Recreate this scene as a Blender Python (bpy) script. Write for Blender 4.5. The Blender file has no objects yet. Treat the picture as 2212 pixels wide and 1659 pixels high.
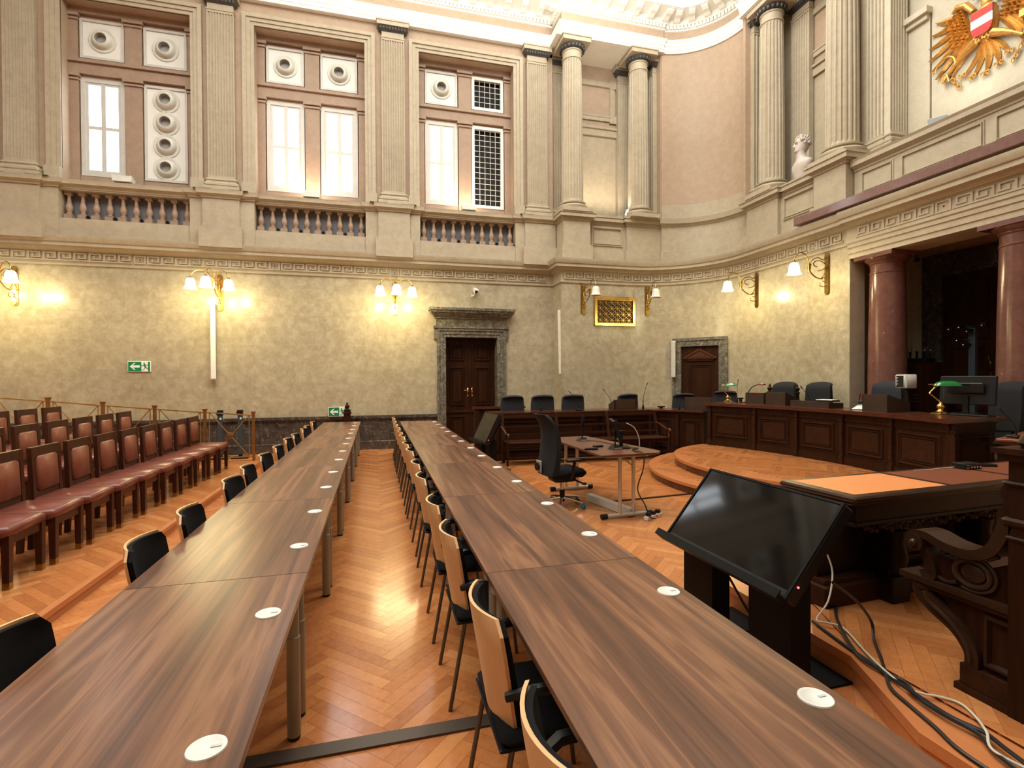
import bpy, bmesh, math, random
from math import sin, cos, pi, radians, sqrt, atan2
from mathutils import Vector, Matrix, noise
random.seed(7)
S = bpy.context.scene
COL = S.collection
# ---------------------------------------------------------------- camera
cam = bpy.data.cameras.new('camera'); co = bpy.data.objects.new('camera', cam); COL.objects.link(co); S.camera = co
yaw, pitch, roll = 0.26080553, -0.01079272, -0.00507876
fw = Vector((sin(yaw)*cos(pitch), cos(yaw)*cos(pitch), sin(pitch)))
r0 = Vector((cos(yaw), -sin(yaw), 0)); u0 = r0.cross(fw)
rr = r0*cos(roll) + u0*sin(roll); uu = u0*cos(roll) - r0*sin(roll)
mw = Matrix.Identity(4)
for i in range(3):
    mw[i][0] = rr[i]; mw[i][1] = uu[i]; mw[i][2] = -fw[i]
mw[2][3] = 1.65
co.matrix_world = mw
cam.sensor_width = 36.0; cam.lens = 36.0*1103.5161/2212; cam.clip_start = 0.02; cam.clip_end = 200
# ---------------------------------------------------------------- world, exposure
w = bpy.data.worlds.new('world'); S.world = w; w.use_nodes = True
w.node_tree.nodes['Background'].inputs[0].default_value = (0.75, 0.85, 1.0, 1)
w.node_tree.nodes['Background'].inputs[1].default_value = 0.3
S.view_settings.view_transform = 'Standard'; S.view_settings.look = 'None'
S.view_settings.gamma = 1; S.view_settings.use_curve_mapping = False
S.view_settings.exposure = 0.0
S.cycles.max_bounces = 7; S.cycles.diffuse_bounces = 4; S.cycles.glossy_bounces = 3; S.cycles.transmission_bounces = 4
S.cycles.sample_clamp_indirect = 6.0; S.cycles.caustics_reflective = False; S.cycles.caustics_refractive = False

def light(name, typ, loc, power, color=(1, 1, 1), size=1.0, sizey=None, target=None, spot=None, rad=None, spread=None):
    l = bpy.data.lights.new(name, typ); o = bpy.data.objects.new(name, l); COL.objects.link(o)
    o.location = loc; l.energy = power; l.color = color
    if typ == 'AREA':
        l.size = size
        if sizey: l.shape = 'RECTANGLE'; l.size_y = sizey
        if spread: l.spread = radians(spread)
    if typ == 'SPOT': l.spot_size = radians(spot or 60); l.spot_blend = 0.8; l.shadow_soft_size = rad or .05
    if typ == 'POINT': l.shadow_soft_size = rad or .1
    if target: o.rotation_euler = (Vector(target) - Vector(loc)).to_track_quat('-Z', 'Y').to_euler()
    return o
WHITE = (1.0, 0.98, 0.895)
# soft ceiling lighting as large area lights high in the room; fittings unseen
light('ceiling_area_light', 'AREA', (-1.5, 4.2, 11.9), 950, WHITE, 7.0, 8.0)
light('ceiling_area_light', 'AREA', (4.6, 6.3, 11.8), 420, WHITE, 3.0, 4.0, target=(5.6, 7.3, 0))  # fill added over the apse to brighten its upper walls and columns
light('ceiling_area_light', 'AREA', (-6.5, 2.0, 11.9), 420, WHITE, 4.0, 6.0)
# fill lights floating under the ceiling, added to whiten it and the cornice
light('ceiling_fill', 'AREA', (0.5, 8.0, 9.4), 620, WHITE, 5.0, 3.0, target=(0.5, 8.0, 12))
light('ceiling_fill', 'AREA', (4.6, 8.4, 10.0), 180, WHITE, 3.0, 3.0, target=(5.2, 9.4, 12))
# spotlight row on the court wing roof aimed at the crest niche
light('niche_lamp', 'SPOT', (8.75, 6.05, 5.9), 15, (1.0, .95, .84), target=(9.45, 5.9, 8.0), spot=150, rad=.1)

# ---------------------------------------------------------------- materials
MATS = {}
def newmat(name):
    m = bpy.data.materials.new(name); m.use_nodes = True
    nt = m.node_tree; b = nt.nodes['Principled BSDF']
    MATS[name] = m
    return m, nt, b
def setp(b, **k):
    for n, v in k.items():
        b.inputs[n.replace('_', ' ')].default_value = v
def texco(nt, scale=(1, 1, 1), rot=(0, 0, 0), world=False, rnd=False):
    n = nt.nodes.new('ShaderNodeMapping'); n.inputs['Scale'].default_value = scale; n.inputs['Rotation'].default_value = rot
    if world:
        g = nt.nodes.new('ShaderNodeNewGeometry'); src = g.outputs['Position']
    else:
        g = nt.nodes.new('ShaderNodeTexCoord'); src = g.outputs['Object']
    if rnd:
        oi = nt.nodes.new('ShaderNodeObjectInfo'); mu = nt.nodes.new('ShaderNodeMath'); mu.operation = 'MULTIPLY'; mu.inputs[1].default_value = 37.0
        nt.links.new(oi.outputs['Random'], mu.inputs[0])
        ad = nt.nodes.new('ShaderNodeVectorMath'); ad.operation = 'ADD'
        nt.links.new(src, ad.inputs[0]); nt.links.new(mu.outputs[0], ad.inputs[1]); src = ad.outputs[0]
    nt.links.new(src, n.inputs['Vector'])
    return n.outputs['Vector']
def noi(nt, vec, scale, detail=4, rough=.55, dist=0):
    n = nt.nodes.new('ShaderNodeTexNoise'); n.inputs['Scale'].default_value = scale; n.inputs['Detail'].default_value = detail
    n.inputs['Roughness'].default_value = rough; n.inputs['Distortion'].default_value = dist
    nt.links.new(vec, n.inputs['Vector']); return n.outputs['Fac']
def ramp(nt, fac, stops):
    n = nt.nodes.new('ShaderNodeValToRGB'); e = n.color_ramp.elements
    while len(e) < len(stops): e.new(.5)
    for i, (p, c) in enumerate(stops):
        e[i].position = p; e[i].color = (*c, 1) if len(c) == 3 else c
    nt.links.new(fac, n.inputs['Fac']); return n.outputs['Color']
def mix(nt, a, b, fac, mode='MIX'):
    n = nt.nodes.new('ShaderNodeMix'); n.data_type = 'RGBA'; n.blend_type = mode
    for sock, v in ((n.inputs['A'], a), (n.inputs['B'], b)):
        if isinstance(v, tuple): sock = [i for i in n.inputs if i.type == 'RGBA'][0 if sock == n.inputs['A'] else 1]
    A, B = [i for i in n.inputs if i.type == 'RGBA']
    for sock, v in ((A, a), (B, b)):
        if isinstance(v, tuple): sock.default_value = (*v, 1)
        else: nt.links.new(v, sock)
    F = n.inputs[0]
    if isinstance(fac, (int, float)): F.default_value = fac
    else: nt.links.new(fac, F)
    return [o for o in n.outputs if o.type == 'RGBA'][0]
def bump(nt, b, fac, strength=.2, dist=.01):
    n = nt.nodes.new('ShaderNodeBump'); n.inputs['Strength'].default_value = strength; n.inputs['Distance'].default_value = dist
    nt.links.new(fac, n.inputs['Height']); nt.links.new(n.outputs[0], b.inputs['Normal'])
def pbr(name, col, rough=.5, metal=0, col2=None, scale=6, amt=.5, bmp=0, bscale=40, spec=.5, coat=0, stretch=(1, 1, 1)):
    m, nt, b = newmat(name)
    setp(b, Roughness=rough, Metallic=metal)
    b.inputs['Specular IOR Level'].default_value = spec
    if coat: b.inputs['Coat Weight'].default_value = coat; b.inputs['Coat Roughness'].default_value = .12
    v = texco(nt, stretch)
    if col2 is None: col2 = tuple(c*.85 for c in col)
    f = noi(nt, v, scale, 4)
    c = ramp(nt, f, [(.5-amt*.4, col2), (.5+amt*.4, col)])
    nt.links.new(c, b.inputs['Base Color'])
    if bmp: bump(nt, b, noi(nt, v, bscale, 3), bmp)
    return m
def emit(name, col, strength, base=(.8, .8, .8)):
    m, nt, b = newmat(name); setp(b, Roughness=.3)
    b.inputs['Base Color'].default_value = (*base, 1)
    b.inputs['Emission Color'].default_value = (*col, 1); b.inputs['Emission Strength'].default_value = strength
    return m
def stone(name, base, dark, light_, rough, speck=True, bands=False, joints=None):
    m, nt, b = newmat(name); v = texco(nt, world=True)
    f1 = noi(nt, v, .9, 5, .6); f2 = noi(nt, v, 7, 6, .65, .4); f3 = noi(nt, v, 60, 2, .6)
    c = ramp(nt, f1, [(.35, dark), (.62, base)])
    c = mix(nt, c, ramp(nt, f2, [(.38, dark), (.64, light_)]), .5)
    c = mix(nt, c, ramp(nt, f3, [(.3, tuple(x*.8 for x in base)), (.7, tuple(min(1, x*1.15) for x in base))]), .3)
    if joints:   # faint tone shifts from block to block
        bt = nt.nodes.new('ShaderNodeTexBrick'); bt.inputs['Scale'].default_value = 1; bt.offset = .5
        bt.inputs['Color1'].default_value = (.95, .95, .955, 1); bt.inputs['Color2'].default_value = (1.03, 1.025, 1.0, 1); bt.inputs['Mortar'].default_value = (.86, .85, .82, 1)
        bt.inputs['Mortar Size'].default_value = .003; bt.inputs['Mortar Smooth'].default_value = 0.3
        bt.inputs['Brick Width'].default_value = joints[0]; bt.inputs['Row Height'].default_value = joints[1]
        sx = nt.nodes.new('ShaderNodeSeparateXYZ'); nt.links.new(v, sx.inputs[0])
        su = nt.nodes.new('ShaderNodeMath'); su.operation = 'SUBTRACT'; nt.links.new(sx.outputs[0], su.inputs[0]); nt.links.new(sx.outputs[1], su.inputs[1])
        cx = nt.nodes.new('ShaderNodeCombineXYZ'); nt.links.new(su.outputs[0], cx.inputs[0]); nt.links.new(sx.outputs[2], cx.inputs[1])
        nt.links.new(cx.outputs[0], bt.inputs['Vector'])
        c = mix(nt, c, bt.outputs['Color'], 1.0, 'MULTIPLY')
    if speck:
        vo = nt.nodes.new('ShaderNodeTexVoronoi'); vo.inputs['Scale'].default_value = 8.0; nt.links.new(v, vo.inputs['Vector'])
        k = ramp(nt, vo.outputs['Distance'], [(.0, (1, 1, 1)), (.055, (1, 1, 1)), (.075, (0, 0, 0))])
        sel = ramp(nt, noi(nt, v, 3.1, 1), [(.46, (0, 0, 0)), (.50, (1, 1, 1))])
        kk = mix(nt, k, sel, 1.0, 'MULTIPLY')
        tone = ramp(nt, noi(nt, v, 4.7, 0), [(.49, (.10, .09, .06)), (.51, (.85, .82, .72))])
        c = mix(nt, c, tone, mix(nt, kk, (.55, .55, .55), 1.0, 'MULTIPLY'))
    nt.links.new(c, b.inputs['Base Color']); setp(b, Roughness=rough)
    r = nt.nodes.new('ShaderNodeMapRange'); r.inputs['To Min'].default_value = rough-.05; r.inputs['To Max'].default_value = rough+.12
    nt.links.new(f2, r.inputs['Value']); nt.links.new(r.outputs[0], b.inputs['Roughness'])
    bump(nt, b, f2, .05, .01)
    return m
stone('wall_marble', (.43, .375, .27), (.28, .235, .155), (.56, .51, .39), .2, True, joints=(1.6, .62))
stone('stone_beige', (.445, .385, .28), (.37, .305, .22), (.53, .46, .35), .5, True)
stone('stone_spotlit', (.60, .55, .43), (.52, .47, .36), (.68, .63, .51), .5, False)  # lighter copy of the beige stone; its paleness stands in for spotlight glow
stone('stone_rose', (.44, .32, .225), (.37, .27, .19), (.49, .375, .28), .55, True)
stone('stone_brown', (.36, .25, .18), (.28, .19, .135), (.42, .30, .22), .5, False)
stone('marble_red', (.155, .066, .050), (.11, .046, .036), (.21, .096, .076), .16, True)
stone('marble_bar', (.20, .115, .10), (.15, .09, .08), (.26, .16, .14), .09, True)
def veined(name, base, vein, rough=.2, th=(.485, .5, .515), sc=1.6):
    m, nt, b = newmat(name); v = texco(nt, world=True)
    n1 = noi(nt, v, sc, 7, .62, 1.2); n2 = noi(nt, v, 9, 5, .6)
    c = ramp(nt, n1, [(0, (0, 0, 0)), (th[0], (0, 0, 0)), (th[1], (1, 1, 1)), (th[2], (0, 0, 0))])
    n3 = noi(nt, v, 22, 3, .6)
    sp = ramp(nt, n3, [(.66, (0, 0, 0)), (.74, (.7, .7, .7))])
    bb = ramp(nt, n2, [(.3, tuple(x*.55 for x in base)), (.7, tuple(x*1.4 for x in base))])
    nt.links.new(mix(nt, mix(nt, bb, vein, c), vein, sp), b.inputs['Base Color']); setp(b, Roughness=rough)
    return m
veined('marble_dark', (.055, .045, .040), (.24, .22, .20), .16, (.492, .5, .508), 2.6)
veined('marble_grey', (.115, .105, .085), (.42, .40, .34), .2, (.488, .5, .512), 4.5)
def woodm(name, c1, c2, rough, axis=0, sc=9, st=.08, coat=0, spec=.5, rnd=True):
    m, nt, b = newmat(name); s = [1, 1, 1]; s[axis] = st
    v = texco(nt, tuple(s), rnd=rnd)
    f = noi(nt, v, sc, 6, .6, .6); g = noi(nt, v, sc*6, 3, .6)
    c = ramp(nt, f, [(.28, c1), (.72, c2)])
    c = mix(nt, c, ramp(nt, g, [(.35, c1), (.65, c2)]), .3)
    nt.links.new(c, b.inputs['Base Color']); setp(b, Roughness=rough); b.inputs['Specular IOR Level'].default_value = spec
    if coat: b.inputs['Coat Weight'].default_value = coat; b.inputs['Coat Roughness'].default_value = .1
    return m
woodm('oak_dark', (.012, .0042, .002), (.044, .0145, .006), .42, 2, spec=.12)
woodm('oak_dark_h', (.015, .0055, .003), (.052, .018, .0075), .44, 0, spec=.14)
woodm('oak_shaded', (.006, .003, .002), (.018, .008, .005), .4, 0, spec=.2)  # oak darkened to stand in for the shade beneath the counsel desk top
woodm('mahogany', (.05, .015, .008), (.10, .031, .016), .22, 0)
woodm('chair_wood', (.035, .012, .006), (.075, .025, .012), .38, 2, spec=.2)
woodm('carved_oak', (.018, .009, .0055), (.045, .020, .010), .28, 1, spec=.28)
woodm('beech', (.62, .36, .17), (.72, .44, .23), .35, 2, 5)
woodm('board_brown', (.10, .040, .026), (.15, .060, .036), .3, 1, 12)
# walnut laminate
m, nt, b = newmat('walnut')
v = texco(nt, (1, .042, 1), rnd=True)
f = noi(nt, v, 10.5, 5, .5, .9); g = noi(nt, texco(nt, (1, .03, 1), rnd=True), 55, 3, .6)
c = ramp(nt, f, [(.34, (.060, .031, .022)), (.45, (.115, .054, .034)), (.54, (.175, .080, .045)), (.60, (.27, .135, .075)), (.65, (.155, .070, .040)), (.76, (.11, .052, .033))])
c = mix(nt, c, ramp(nt, g, [(.35, (.07, .035, .023)), (.65, (.24, .115, .065))]), .30)
nt.links.new(c, b.inputs['Base Color']); setp(b, Roughness=.29); b.inputs['Specular IOR Level'].default_value = .33
# parquet: each stave its own tone
def parquet(name, obj_random):
    m, nt, b = newmat(name)
    if obj_random:
        oi = nt.nodes.new('ShaderNodeObjectInfo'); rnd = oi.outputs['Random']
    else:
        g = nt.nodes.new('ShaderNodeNewGeometry'); rnd = g.outputs['Random Per Island']
    c = ramp(nt, rnd, [(0, (.33, .105, .030)), (.3, (.43, .145, .042)), (.75, (.50, .185, .056)), (1, (.58, .25, .085))])
    v = texco(nt, (1, 1, 1), world=True)
    f = noi(nt, v, 26, 4, .6, .5); f2 = noi(nt, v, 1.1, 3, .5)
    c = mix(nt, c, ramp(nt, f, [(.3, (.34, .125, .045)), (.7, (.58, .25, .10))]), .35)
    nt.links.new(c, b.inputs['Base Color']); b.inputs['Specular IOR Level'].default_value = .5
    r = nt.nodes.new('ShaderNodeMapRange'); r.inputs['To Min'].default_value = .14; r.inputs['To Max'].default_value = .26
    nt.links.new(f2, r.inputs['Value']); nt.links.new(r.outputs[0], b.inputs['Roughness'])
    bump(nt, b, noi(nt, v, 35, 3, .6), .05, .004)
    return m
parquet('parquet_single', True); parquet('parquet_joined', False)
woodm('step_board', (.42, .145, .05), (.55, .21, .075), .28, 1, 5)
pbr('plaster', (.90, .89, .83), .6, col2=(.84, .83, .77), scale=3)
pbr('panel_white', (.80, .80, .77), .5, col2=(.77, .77, .74))
pbr('nozzle', (.72, .72, .67), .45, col2=(.62, .62, .56))
pbr('frame_paint', (.60, .59, .56), .4, col2=(.54, .53, .50))
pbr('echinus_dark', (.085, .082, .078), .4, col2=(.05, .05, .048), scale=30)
pbr('grey_void', (.10, .105, .12), .7)
pbr('grey_board', (.20, .21, .24), .7)
pbr('throat_grey', (.42, .42, .41), .6)
pbr('black_void', (.006, .006, .006), .8)
pbr('wire_white', (.72, .72, .70), .4)
pbr('brass', (.78, .52, .16), .22, 1, col2=(.62, .40, .12), scale=14)
pbr('brass_old', (.42, .27, .085), .3, 1, col2=(.30, .19, .06), scale=14)
pbr('brass_rail', (.62, .42, .14), .38, .85, col2=(.40, .22, .07), scale=10)
pbr('brass_post', (.34, .17, .05), .35, .7, col2=(.27, .13, .04), scale=10)
pbr('gold', (.88, .52, .16), .36, .6, col2=(.70, .36, .09), scale=25, bmp=.5, bscale=45)
pbr('chrome', (.75, .75, .76), .12, 1)
pbr('alu', (.62, .61, .58), .35, .6)
pbr('leg_grey', (.31, .30, .25), .4, .25)
pbr('tube_bronze', (.115, .095, .075), .35, .5)
pbr('black_plastic', (.009, .009, .010), .4, spec=.25)
pbr('black_gloss', (.008, .008, .009), .12)
pbr('black_metal', (.004, .004, .005), .55, spec=.12)
pbr('black_fabric', (.008, .008, .009), .95, col2=(.005, .005, .006), scale=200, spec=.2)
pbr('blue_fabric', (.030, .032, .043), .9, col2=(.022, .024, .032), scale=120, spec=.25)
pbr('dark_fabric', (.020, .020, .024), .9, col2=(.014, .014, .017), scale=120, spec=.25)
pbr('leather_red', (.23, .068, .036), .34, col2=(.17, .047, .027), scale=9, bmp=.08, bscale=120)
pbr('leather_seat', (.19, .050, .034), .3, col2=(.14, .037, .027), scale=7, bmp=.08, bscale=120)
pbr('leather_orange', (.66, .24, .075), .5, col2=(.62, .22, .068), scale=30)
pbr('leather_brown', (.20, .060, .028), .36, col2=(.17, .05, .023), scale=60, bmp=.1, bscale=200)
pbr('white_plastic', (.72, .72, .70), .4)
pbr('speaker_white', (.78, .77, .74), .5)
pbr('grille_cloth', (.55, .54, .50), .7)
pbr('off_white_shade', (.80, .78, .70), .3)
pbr('sign_green', (.0, .22, .085), .4)
pbr('sign_white', (.85, .87, .85), .4)
pbr('shield_red', (.62, .035, .03), .4)
pbr('shield_white', (.88, .88, .88), .4)
pbr('bust_stone', (.60, .54, .50), .55, col2=(.52, .46, .42), scale=8)
pbr('lamp_green', (.0, .16, .035), .08, coat=.8)
pbr('mic_red', (.55, .01, .02), .15, coat=.5)
pbr('castor_blue', (.03, .16, .32), .4)
pbr('cable_black', (.010, .010, .012), .45)
pbr('cable_white', (.62, .60, .50), .5)
pbr('paper', (.75, .75, .72), .6)
pbr('iron_dark', (.075, .055, .042), .4, .3)
pbr('tray_wood', (.045, .023, .016), .4, col2=(.03, .016, .011), scale=12)
pbr('post_blue', (.035, .05, .065), .45)
emit('window_glow', (.80, .90, 1.0), 8.0)
emit('shade_lit', (1.0, .90, .60), 7.0)
emit('flood_lens', (1.0, .82, .60), 30.0)
emit('red_led', (1, .02, .04), 8)
emit('silver_face', (1, 1, 1), .0, (.22, .23, .25))
m, nt, b = newmat('tv_screen'); b.inputs['Base Color'].default_value = (.004, .004, .004, 1); setp(b, Roughness=.07); b.inputs['Specular IOR Level'].default_value = .30
m, nt, b = newmat('glass'); b.inputs['Base Color'].default_value = (1, 1, 1, 1); setp(b, Roughness=.02); b.inputs['Transmission Weight'].default_value = 1.0

# ---------------------------------------------------------------- mesh helpers
class MB:
    def __init__(s, M=None): s.v = []; s.f = []; s.M = M
    def add(s, vs, fs):
        n = len(s.v)
        if s.M is not None: vs = [s.M @ Vector(p) for p in vs]
        s.v += [tuple(p) for p in vs]; s.f += [tuple(i+n for i in f) for f in fs]
        return s
    def box(s, x0, x1, y0, y1, z0, z1):
        return s.add([(x0, y0, z0), (x1, y0, z0), (x1, y1, z0), (x0, y1, z0), (x0, y0, z1), (x1, y0, z1), (x1, y1, z1), (x0, y1, z1)],
                     [(0, 3, 2, 1), (4, 5, 6, 7), (0, 1, 5, 4), (1, 2, 6, 5), (2, 3, 7, 6), (3, 0, 4, 7)])
    def rbox(s, x0, x1, y0, y1, z0, z1, r=.01):   # box with chamfered edges
        X = (x0, x0+r, x1-r, x1); Y = (y0, y0+r, y1-r, y1); Z = (z0, z0+r, z1-r, z1)
        ring = lambda zz, e: [(X[1-e+0] if 0 else (x0+e), y0+r if 0 else y0+e, zz)]
        def rg(z, i):
            o = i
            return [(x0+o+r, y0+o, z), (x1-o-r, y0+o, z), (x1-o, y0+o+r, z), (x1-o, y1-o-r, z), (x1-o-r, y1-o, z), (x0+o+r, y1-o, z), (x0+o, y1-o-r, z), (x0+o, y0+o+r, z)]
        vs = rg(z0, r*.8) + rg(z0+r, 0) + rg(z1-r, 0) + rg(z1, r*.8)
        fs = [tuple(reversed(range(8))), tuple(range(24, 32))]
        for k in range(3):
            for i in range(8):
                j = (i+1) % 8; fs.append((k*8+i, k*8+j, k*8+8+j, k*8+8+i))
        return s.add(vs, fs)
    def prism(s, poly, a, b, axis='y'):
        # poly: 2-D points; axis y -> (x,z), x -> (y,z), z -> (x,y)
        def P(p, t): return {'y': (p[0], t, p[1]), 'x': (t, p[0], p[1]), 'z': (p[0], p[1], t)}[axis]
        n = len(poly)
        vs = [P(p, a) for p in poly] + [P(p, b) for p in poly]
        fs = [tuple(range(n)), tuple(reversed(range(n, 2*n)))] + [(i, i+n, (i+1) % n+n, (i+1) % n) for i in range(n)]
        return s.add(vs, fs)
    def lathe(s, prof, c=(0, 0, 0), n=24, axis='z', cap=True, ang=2*pi):
        full = abs(ang-2*pi) < 1e-6; m = n if full else n+1
        vs = []
        for r, z in prof:
            for i in range(m):
                a = ang*i/n
                p = {'z': (r*cos(a), r*sin(a), z), 'y': (r*cos(a), z, r*sin(a)), 'x': (z, r*cos(a), r*sin(a))}[axis]
                vs.append((c[0]+p[0], c[1]+p[1], c[2]+p[2]))
        fs = []
        for k in range(len(prof)-1):
            for i in range(n if full else n):
                j = (i+1) % m if full else i+1
                fs.append((k*m+i, k*m+j, (k+1)*m+j, (k+1)*m+i))
        if cap:
            if prof[0][0] > 1e-4: fs.append(tuple(reversed(range(m))))
            if prof[-1][0] > 1e-4: fs.append(tuple(range((len(prof)-1)*m, len(prof)*m)))
        return s.add(vs, fs)
    def tube(s, pts, r, n=8, cap=True):
        pts = [Vector(p) for p in pts]; rs = r if isinstance(r, (list, tuple)) else [r]*len(pts)
        t0 = (pts[1]-pts[0]).normalized(); up = Vector((0, 0, 1)) if abs(t0.z) < .9 else Vector((1, 0, 0))
        u = t0.cross(up).normalized(); vs = []
        for i, p in enumerate(pts):
            t = (pts[min(i+1, len(pts)-1)]-pts[max(i-1, 0)]).normalized()
            u = (u - t*u.dot(t)).normalized(); v = t.cross(u)
            for k in range(n):
                a = 2*pi*k/n; vs.append(p+(u*cos(a)+v*sin(a))*rs[i])
        fs = [(i*n+k, i*n+(k+1) % n, (i+1)*n+(k+1) % n, (i+1)*n+k) for i in range(len(pts)-1) for k in range(n)]
        if cap: fs += [tuple(reversed(range(n))), tuple(range((len(pts)-1)*n, len(pts)*n))]
        return s.add(vs, fs)
    def bar(s, p, q, w, h):   # rectangular bar between two points
        p = Vector(p); q = Vector(q); t = (q-p).normalized(); up = Vector((0, 0, 1)) if abs(t.z) < .95 else Vector((0, 1, 0))
        a = t.cross(up).normalized()*w/2; b = a.cross(t).normalized()*h/2
        vs = [p-a-b, p+a-b, p+a+b, p-a+b, q-a-b, q+a-b, q+a+b, q-a+b]
        return s.add(vs, [(0, 1, 2, 3), (7, 6, 5, 4), (0, 4, 5, 1), (1, 5, 6, 2), (2, 6, 7, 3), (3, 7, 4, 0)])
    def sphere(s, c, r, n=12, sq=(1, 1, 1)):
        m = max(4, n//2); vs = []; fs = []
        for k in range(m+1):
            p = pi*k/m
            for i in range(n):
                a = 2*pi*i/n; vs.append((c[0]+r*sq[0]*sin(p)*cos(a), c[1]+r*sq[1]*sin(p)*sin(a), c[2]+r*sq[2]*cos(p)))
        for k in range(m):
            for i in range(n):
                j = (i+1) % n; fs.append((k*n+i, (k+1)*n+i, (k+1)*n+j, k*n+j))
        return s.add(vs, fs)
    def sweep(s, path, prof, closed=False):
        # path in plan; prof (offset to the right-hand side of travel, z); mitred
        n = len(path); P = [Vector((p[0], p[1])) for p in path]; offs = []
        for i in range(n):
            d = []
            if i > 0: d.append((P[i]-P[i-1]).normalized())
            if i < n-1: d.append((P[i+1]-P[i]).normalized())
            ns = [Vector((q.y, -q.x)) for q in d]
            if len(ns) == 1: offs.append(ns[0])
            else:
                b_ = (ns[0]+ns[1])
                b_ = b_.normalized() if b_.length > 1e-6 else ns[0]
                offs.append(b_/max(.35, b_.dot(ns[0])))
        vs = [(P[i].x+offs[i].x*o, P[i].y+offs[i].y*o, z) for i in range(n) for o, z in prof]
        m = len(prof); fs = [(i*m+k, (i+1)*m+k, (i+1)*m+k+1, i*m+k+1) for i in range(n-1) for k in range(m-1)]
        if closed: fs += [(i*m+m-1, (i+1)*m+m-1, (i+1)*m, i*m) for i in range(n-1)] + [tuple(range(m)), tuple(reversed(range((n-1)*m, n*m)))]
        return s.add(vs, fs)
    def mesh(s, name, mat, smooth=False, fix=True):
        me = bpy.data.meshes.new(name); me.from_pydata(s.v, [], s.f); me.materials.append(MATS[mat])
        if fix:
            bm = bmesh.new(); bm.from_mesh(me); bmesh.ops.recalc_face_normals(bm, faces=bm.faces); bm.to_mesh(me); bm.free()
        if smooth:
            me.polygons.foreach_set('use_smooth', [True]*len(me.polygons))
            try: me.set_sharp_from_angle(angle=radians(smooth if smooth is not True else 40))
            except Exception: pass
        me.update(); return me
def link(name, data, parent=None, loc=None, rz=0, rot=None):
    o = bpy.data.objects.new(name, data); COL.objects.link(o); o.parent = parent
    if loc: o.location = loc
    if rot: o.rotation_euler = rot
    elif rz: o.rotation_euler = (0, 0, rz)
    return o
def part(name, mb, mat, parent, smooth=False, label=None, stuff=False):
    o = link(name, mb.mesh(name, mat, smooth), parent)
    if label: o['label'] = label
    if stuff: o['kind'] = 'stuff'
    return o
def tag(o, label, cat, group=None):
    o['label'] = label; o['category'] = cat
    if group: o['group'] = group
    return o
def thing(name, label, cat, loc=(0, 0, 0), rz=0, group=None):
    return tag(link(name, None, None, loc, rz), label, cat, group)
def struct(name, mb, mat, smooth=False, parent=None):
    o = link(name, mb.mesh(name, mat, smooth), parent)
    if parent is None: o['kind'] = 'structure'
    return o
def structe(name, loc=(0, 0, 0), rz=0):
    o = link(name, None, None, loc, rz); o['kind'] = 'structure'; return o
def dup(root, loc, rz=0, label=None, group=None):
    r = root.copy(); COL.objects.link(r); r.location = loc; r.rotation_euler = (0, 0, rz)
    if label: r['label'] = label
    if group: r['group'] = group
    for ch in list(root.children):
        c = ch.copy(); COL.objects.link(c); c.parent = r
        for g in list(ch.children):
            d = g.copy(); COL.objects.link(d); d.parent = c
    return r
ORD = ['first', 'second', 'third', 'fourth', 'fifth', 'sixth', 'seventh', 'eighth', 'ninth', 'tenth', 'eleventh', 'twelfth', 'thirteenth', 'fourteenth', 'fifteenth']
def arcpts(c, r, a0, a1, n): return [(c[0]+r*cos(a0+(a1-a0)*i/n), c[1]+r*sin(a0+(a1-a0)*i/n)) for i in range(n+1)]
def bez(p0, p1, p2, p3, n=10):
    out = []
    for i in range(n+1):
        t = i/n; out.append(tuple(sum(k*q for k, q in zip(((1-t)**3, 3*t*(1-t)**2, 3*t*t*(1-t), t**3), qs)) for qs in zip(p0, p1, p2, p3)))
    return out
def crom(pts, n=8):
    P = [pts[0]] + list(pts) + [pts[-1]]; out = []
    for i in range(1, len(P)-2):
        for k in range(n):
            t = k/n; out.append(tuple(.5*((2*b)+(c-a)*t+(2*a-5*b+4*c-d)*t*t+(-a+3*b-3*c+d)*t**3) for a, b, c, d in zip(P[i-1], P[i], P[i+1], P[i+2])))
    out.append(tuple(P[-2])); return out
# ================================================================ SETTING: floors
def clip(mb_me, planes):
    bm = bmesh.new(); bm.from_mesh(mb_me)
    for p, n in planes: bmesh.ops.bisect_plane(bm, geom=bm.verts[:]+bm.edges[:]+bm.faces[:], plane_co=p, plane_no=n, clear_outer=True)
    bm.to_mesh(mb_me); bm.free()
PL, PW = .50, .075; GAP = .0003
def herring(x0, x1, y0, y1):
    c45 = cos(pi/4); out = []
    R = int((abs(x1-x0)+abs(y1-y0))/PW)+8
    cx, cy = (x0+x1)/2, (y0+y1)/2
    K = int((abs(x1-x0)+abs(y1-y0))/(2*PL))+3
    for i in range(-R, R+1):
        for j in range(-K, K+1):
            bx, by = i*PW+j*PL, i*PW-j*PL
            for (ux, uy, horiz) in ((bx+PL/2, by+PW/2, True), (bx+PW/2, by+PW+PL/2, False)):
                X = cx+(ux-uy)*c45; Y = cy+(ux+uy)*c45
                if x0-.16 < X < x1+.16 and y0-.16 < Y < y1+.16: out.append((X, Y, pi/4 if horiz else 3*pi/4))
    return out
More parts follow.
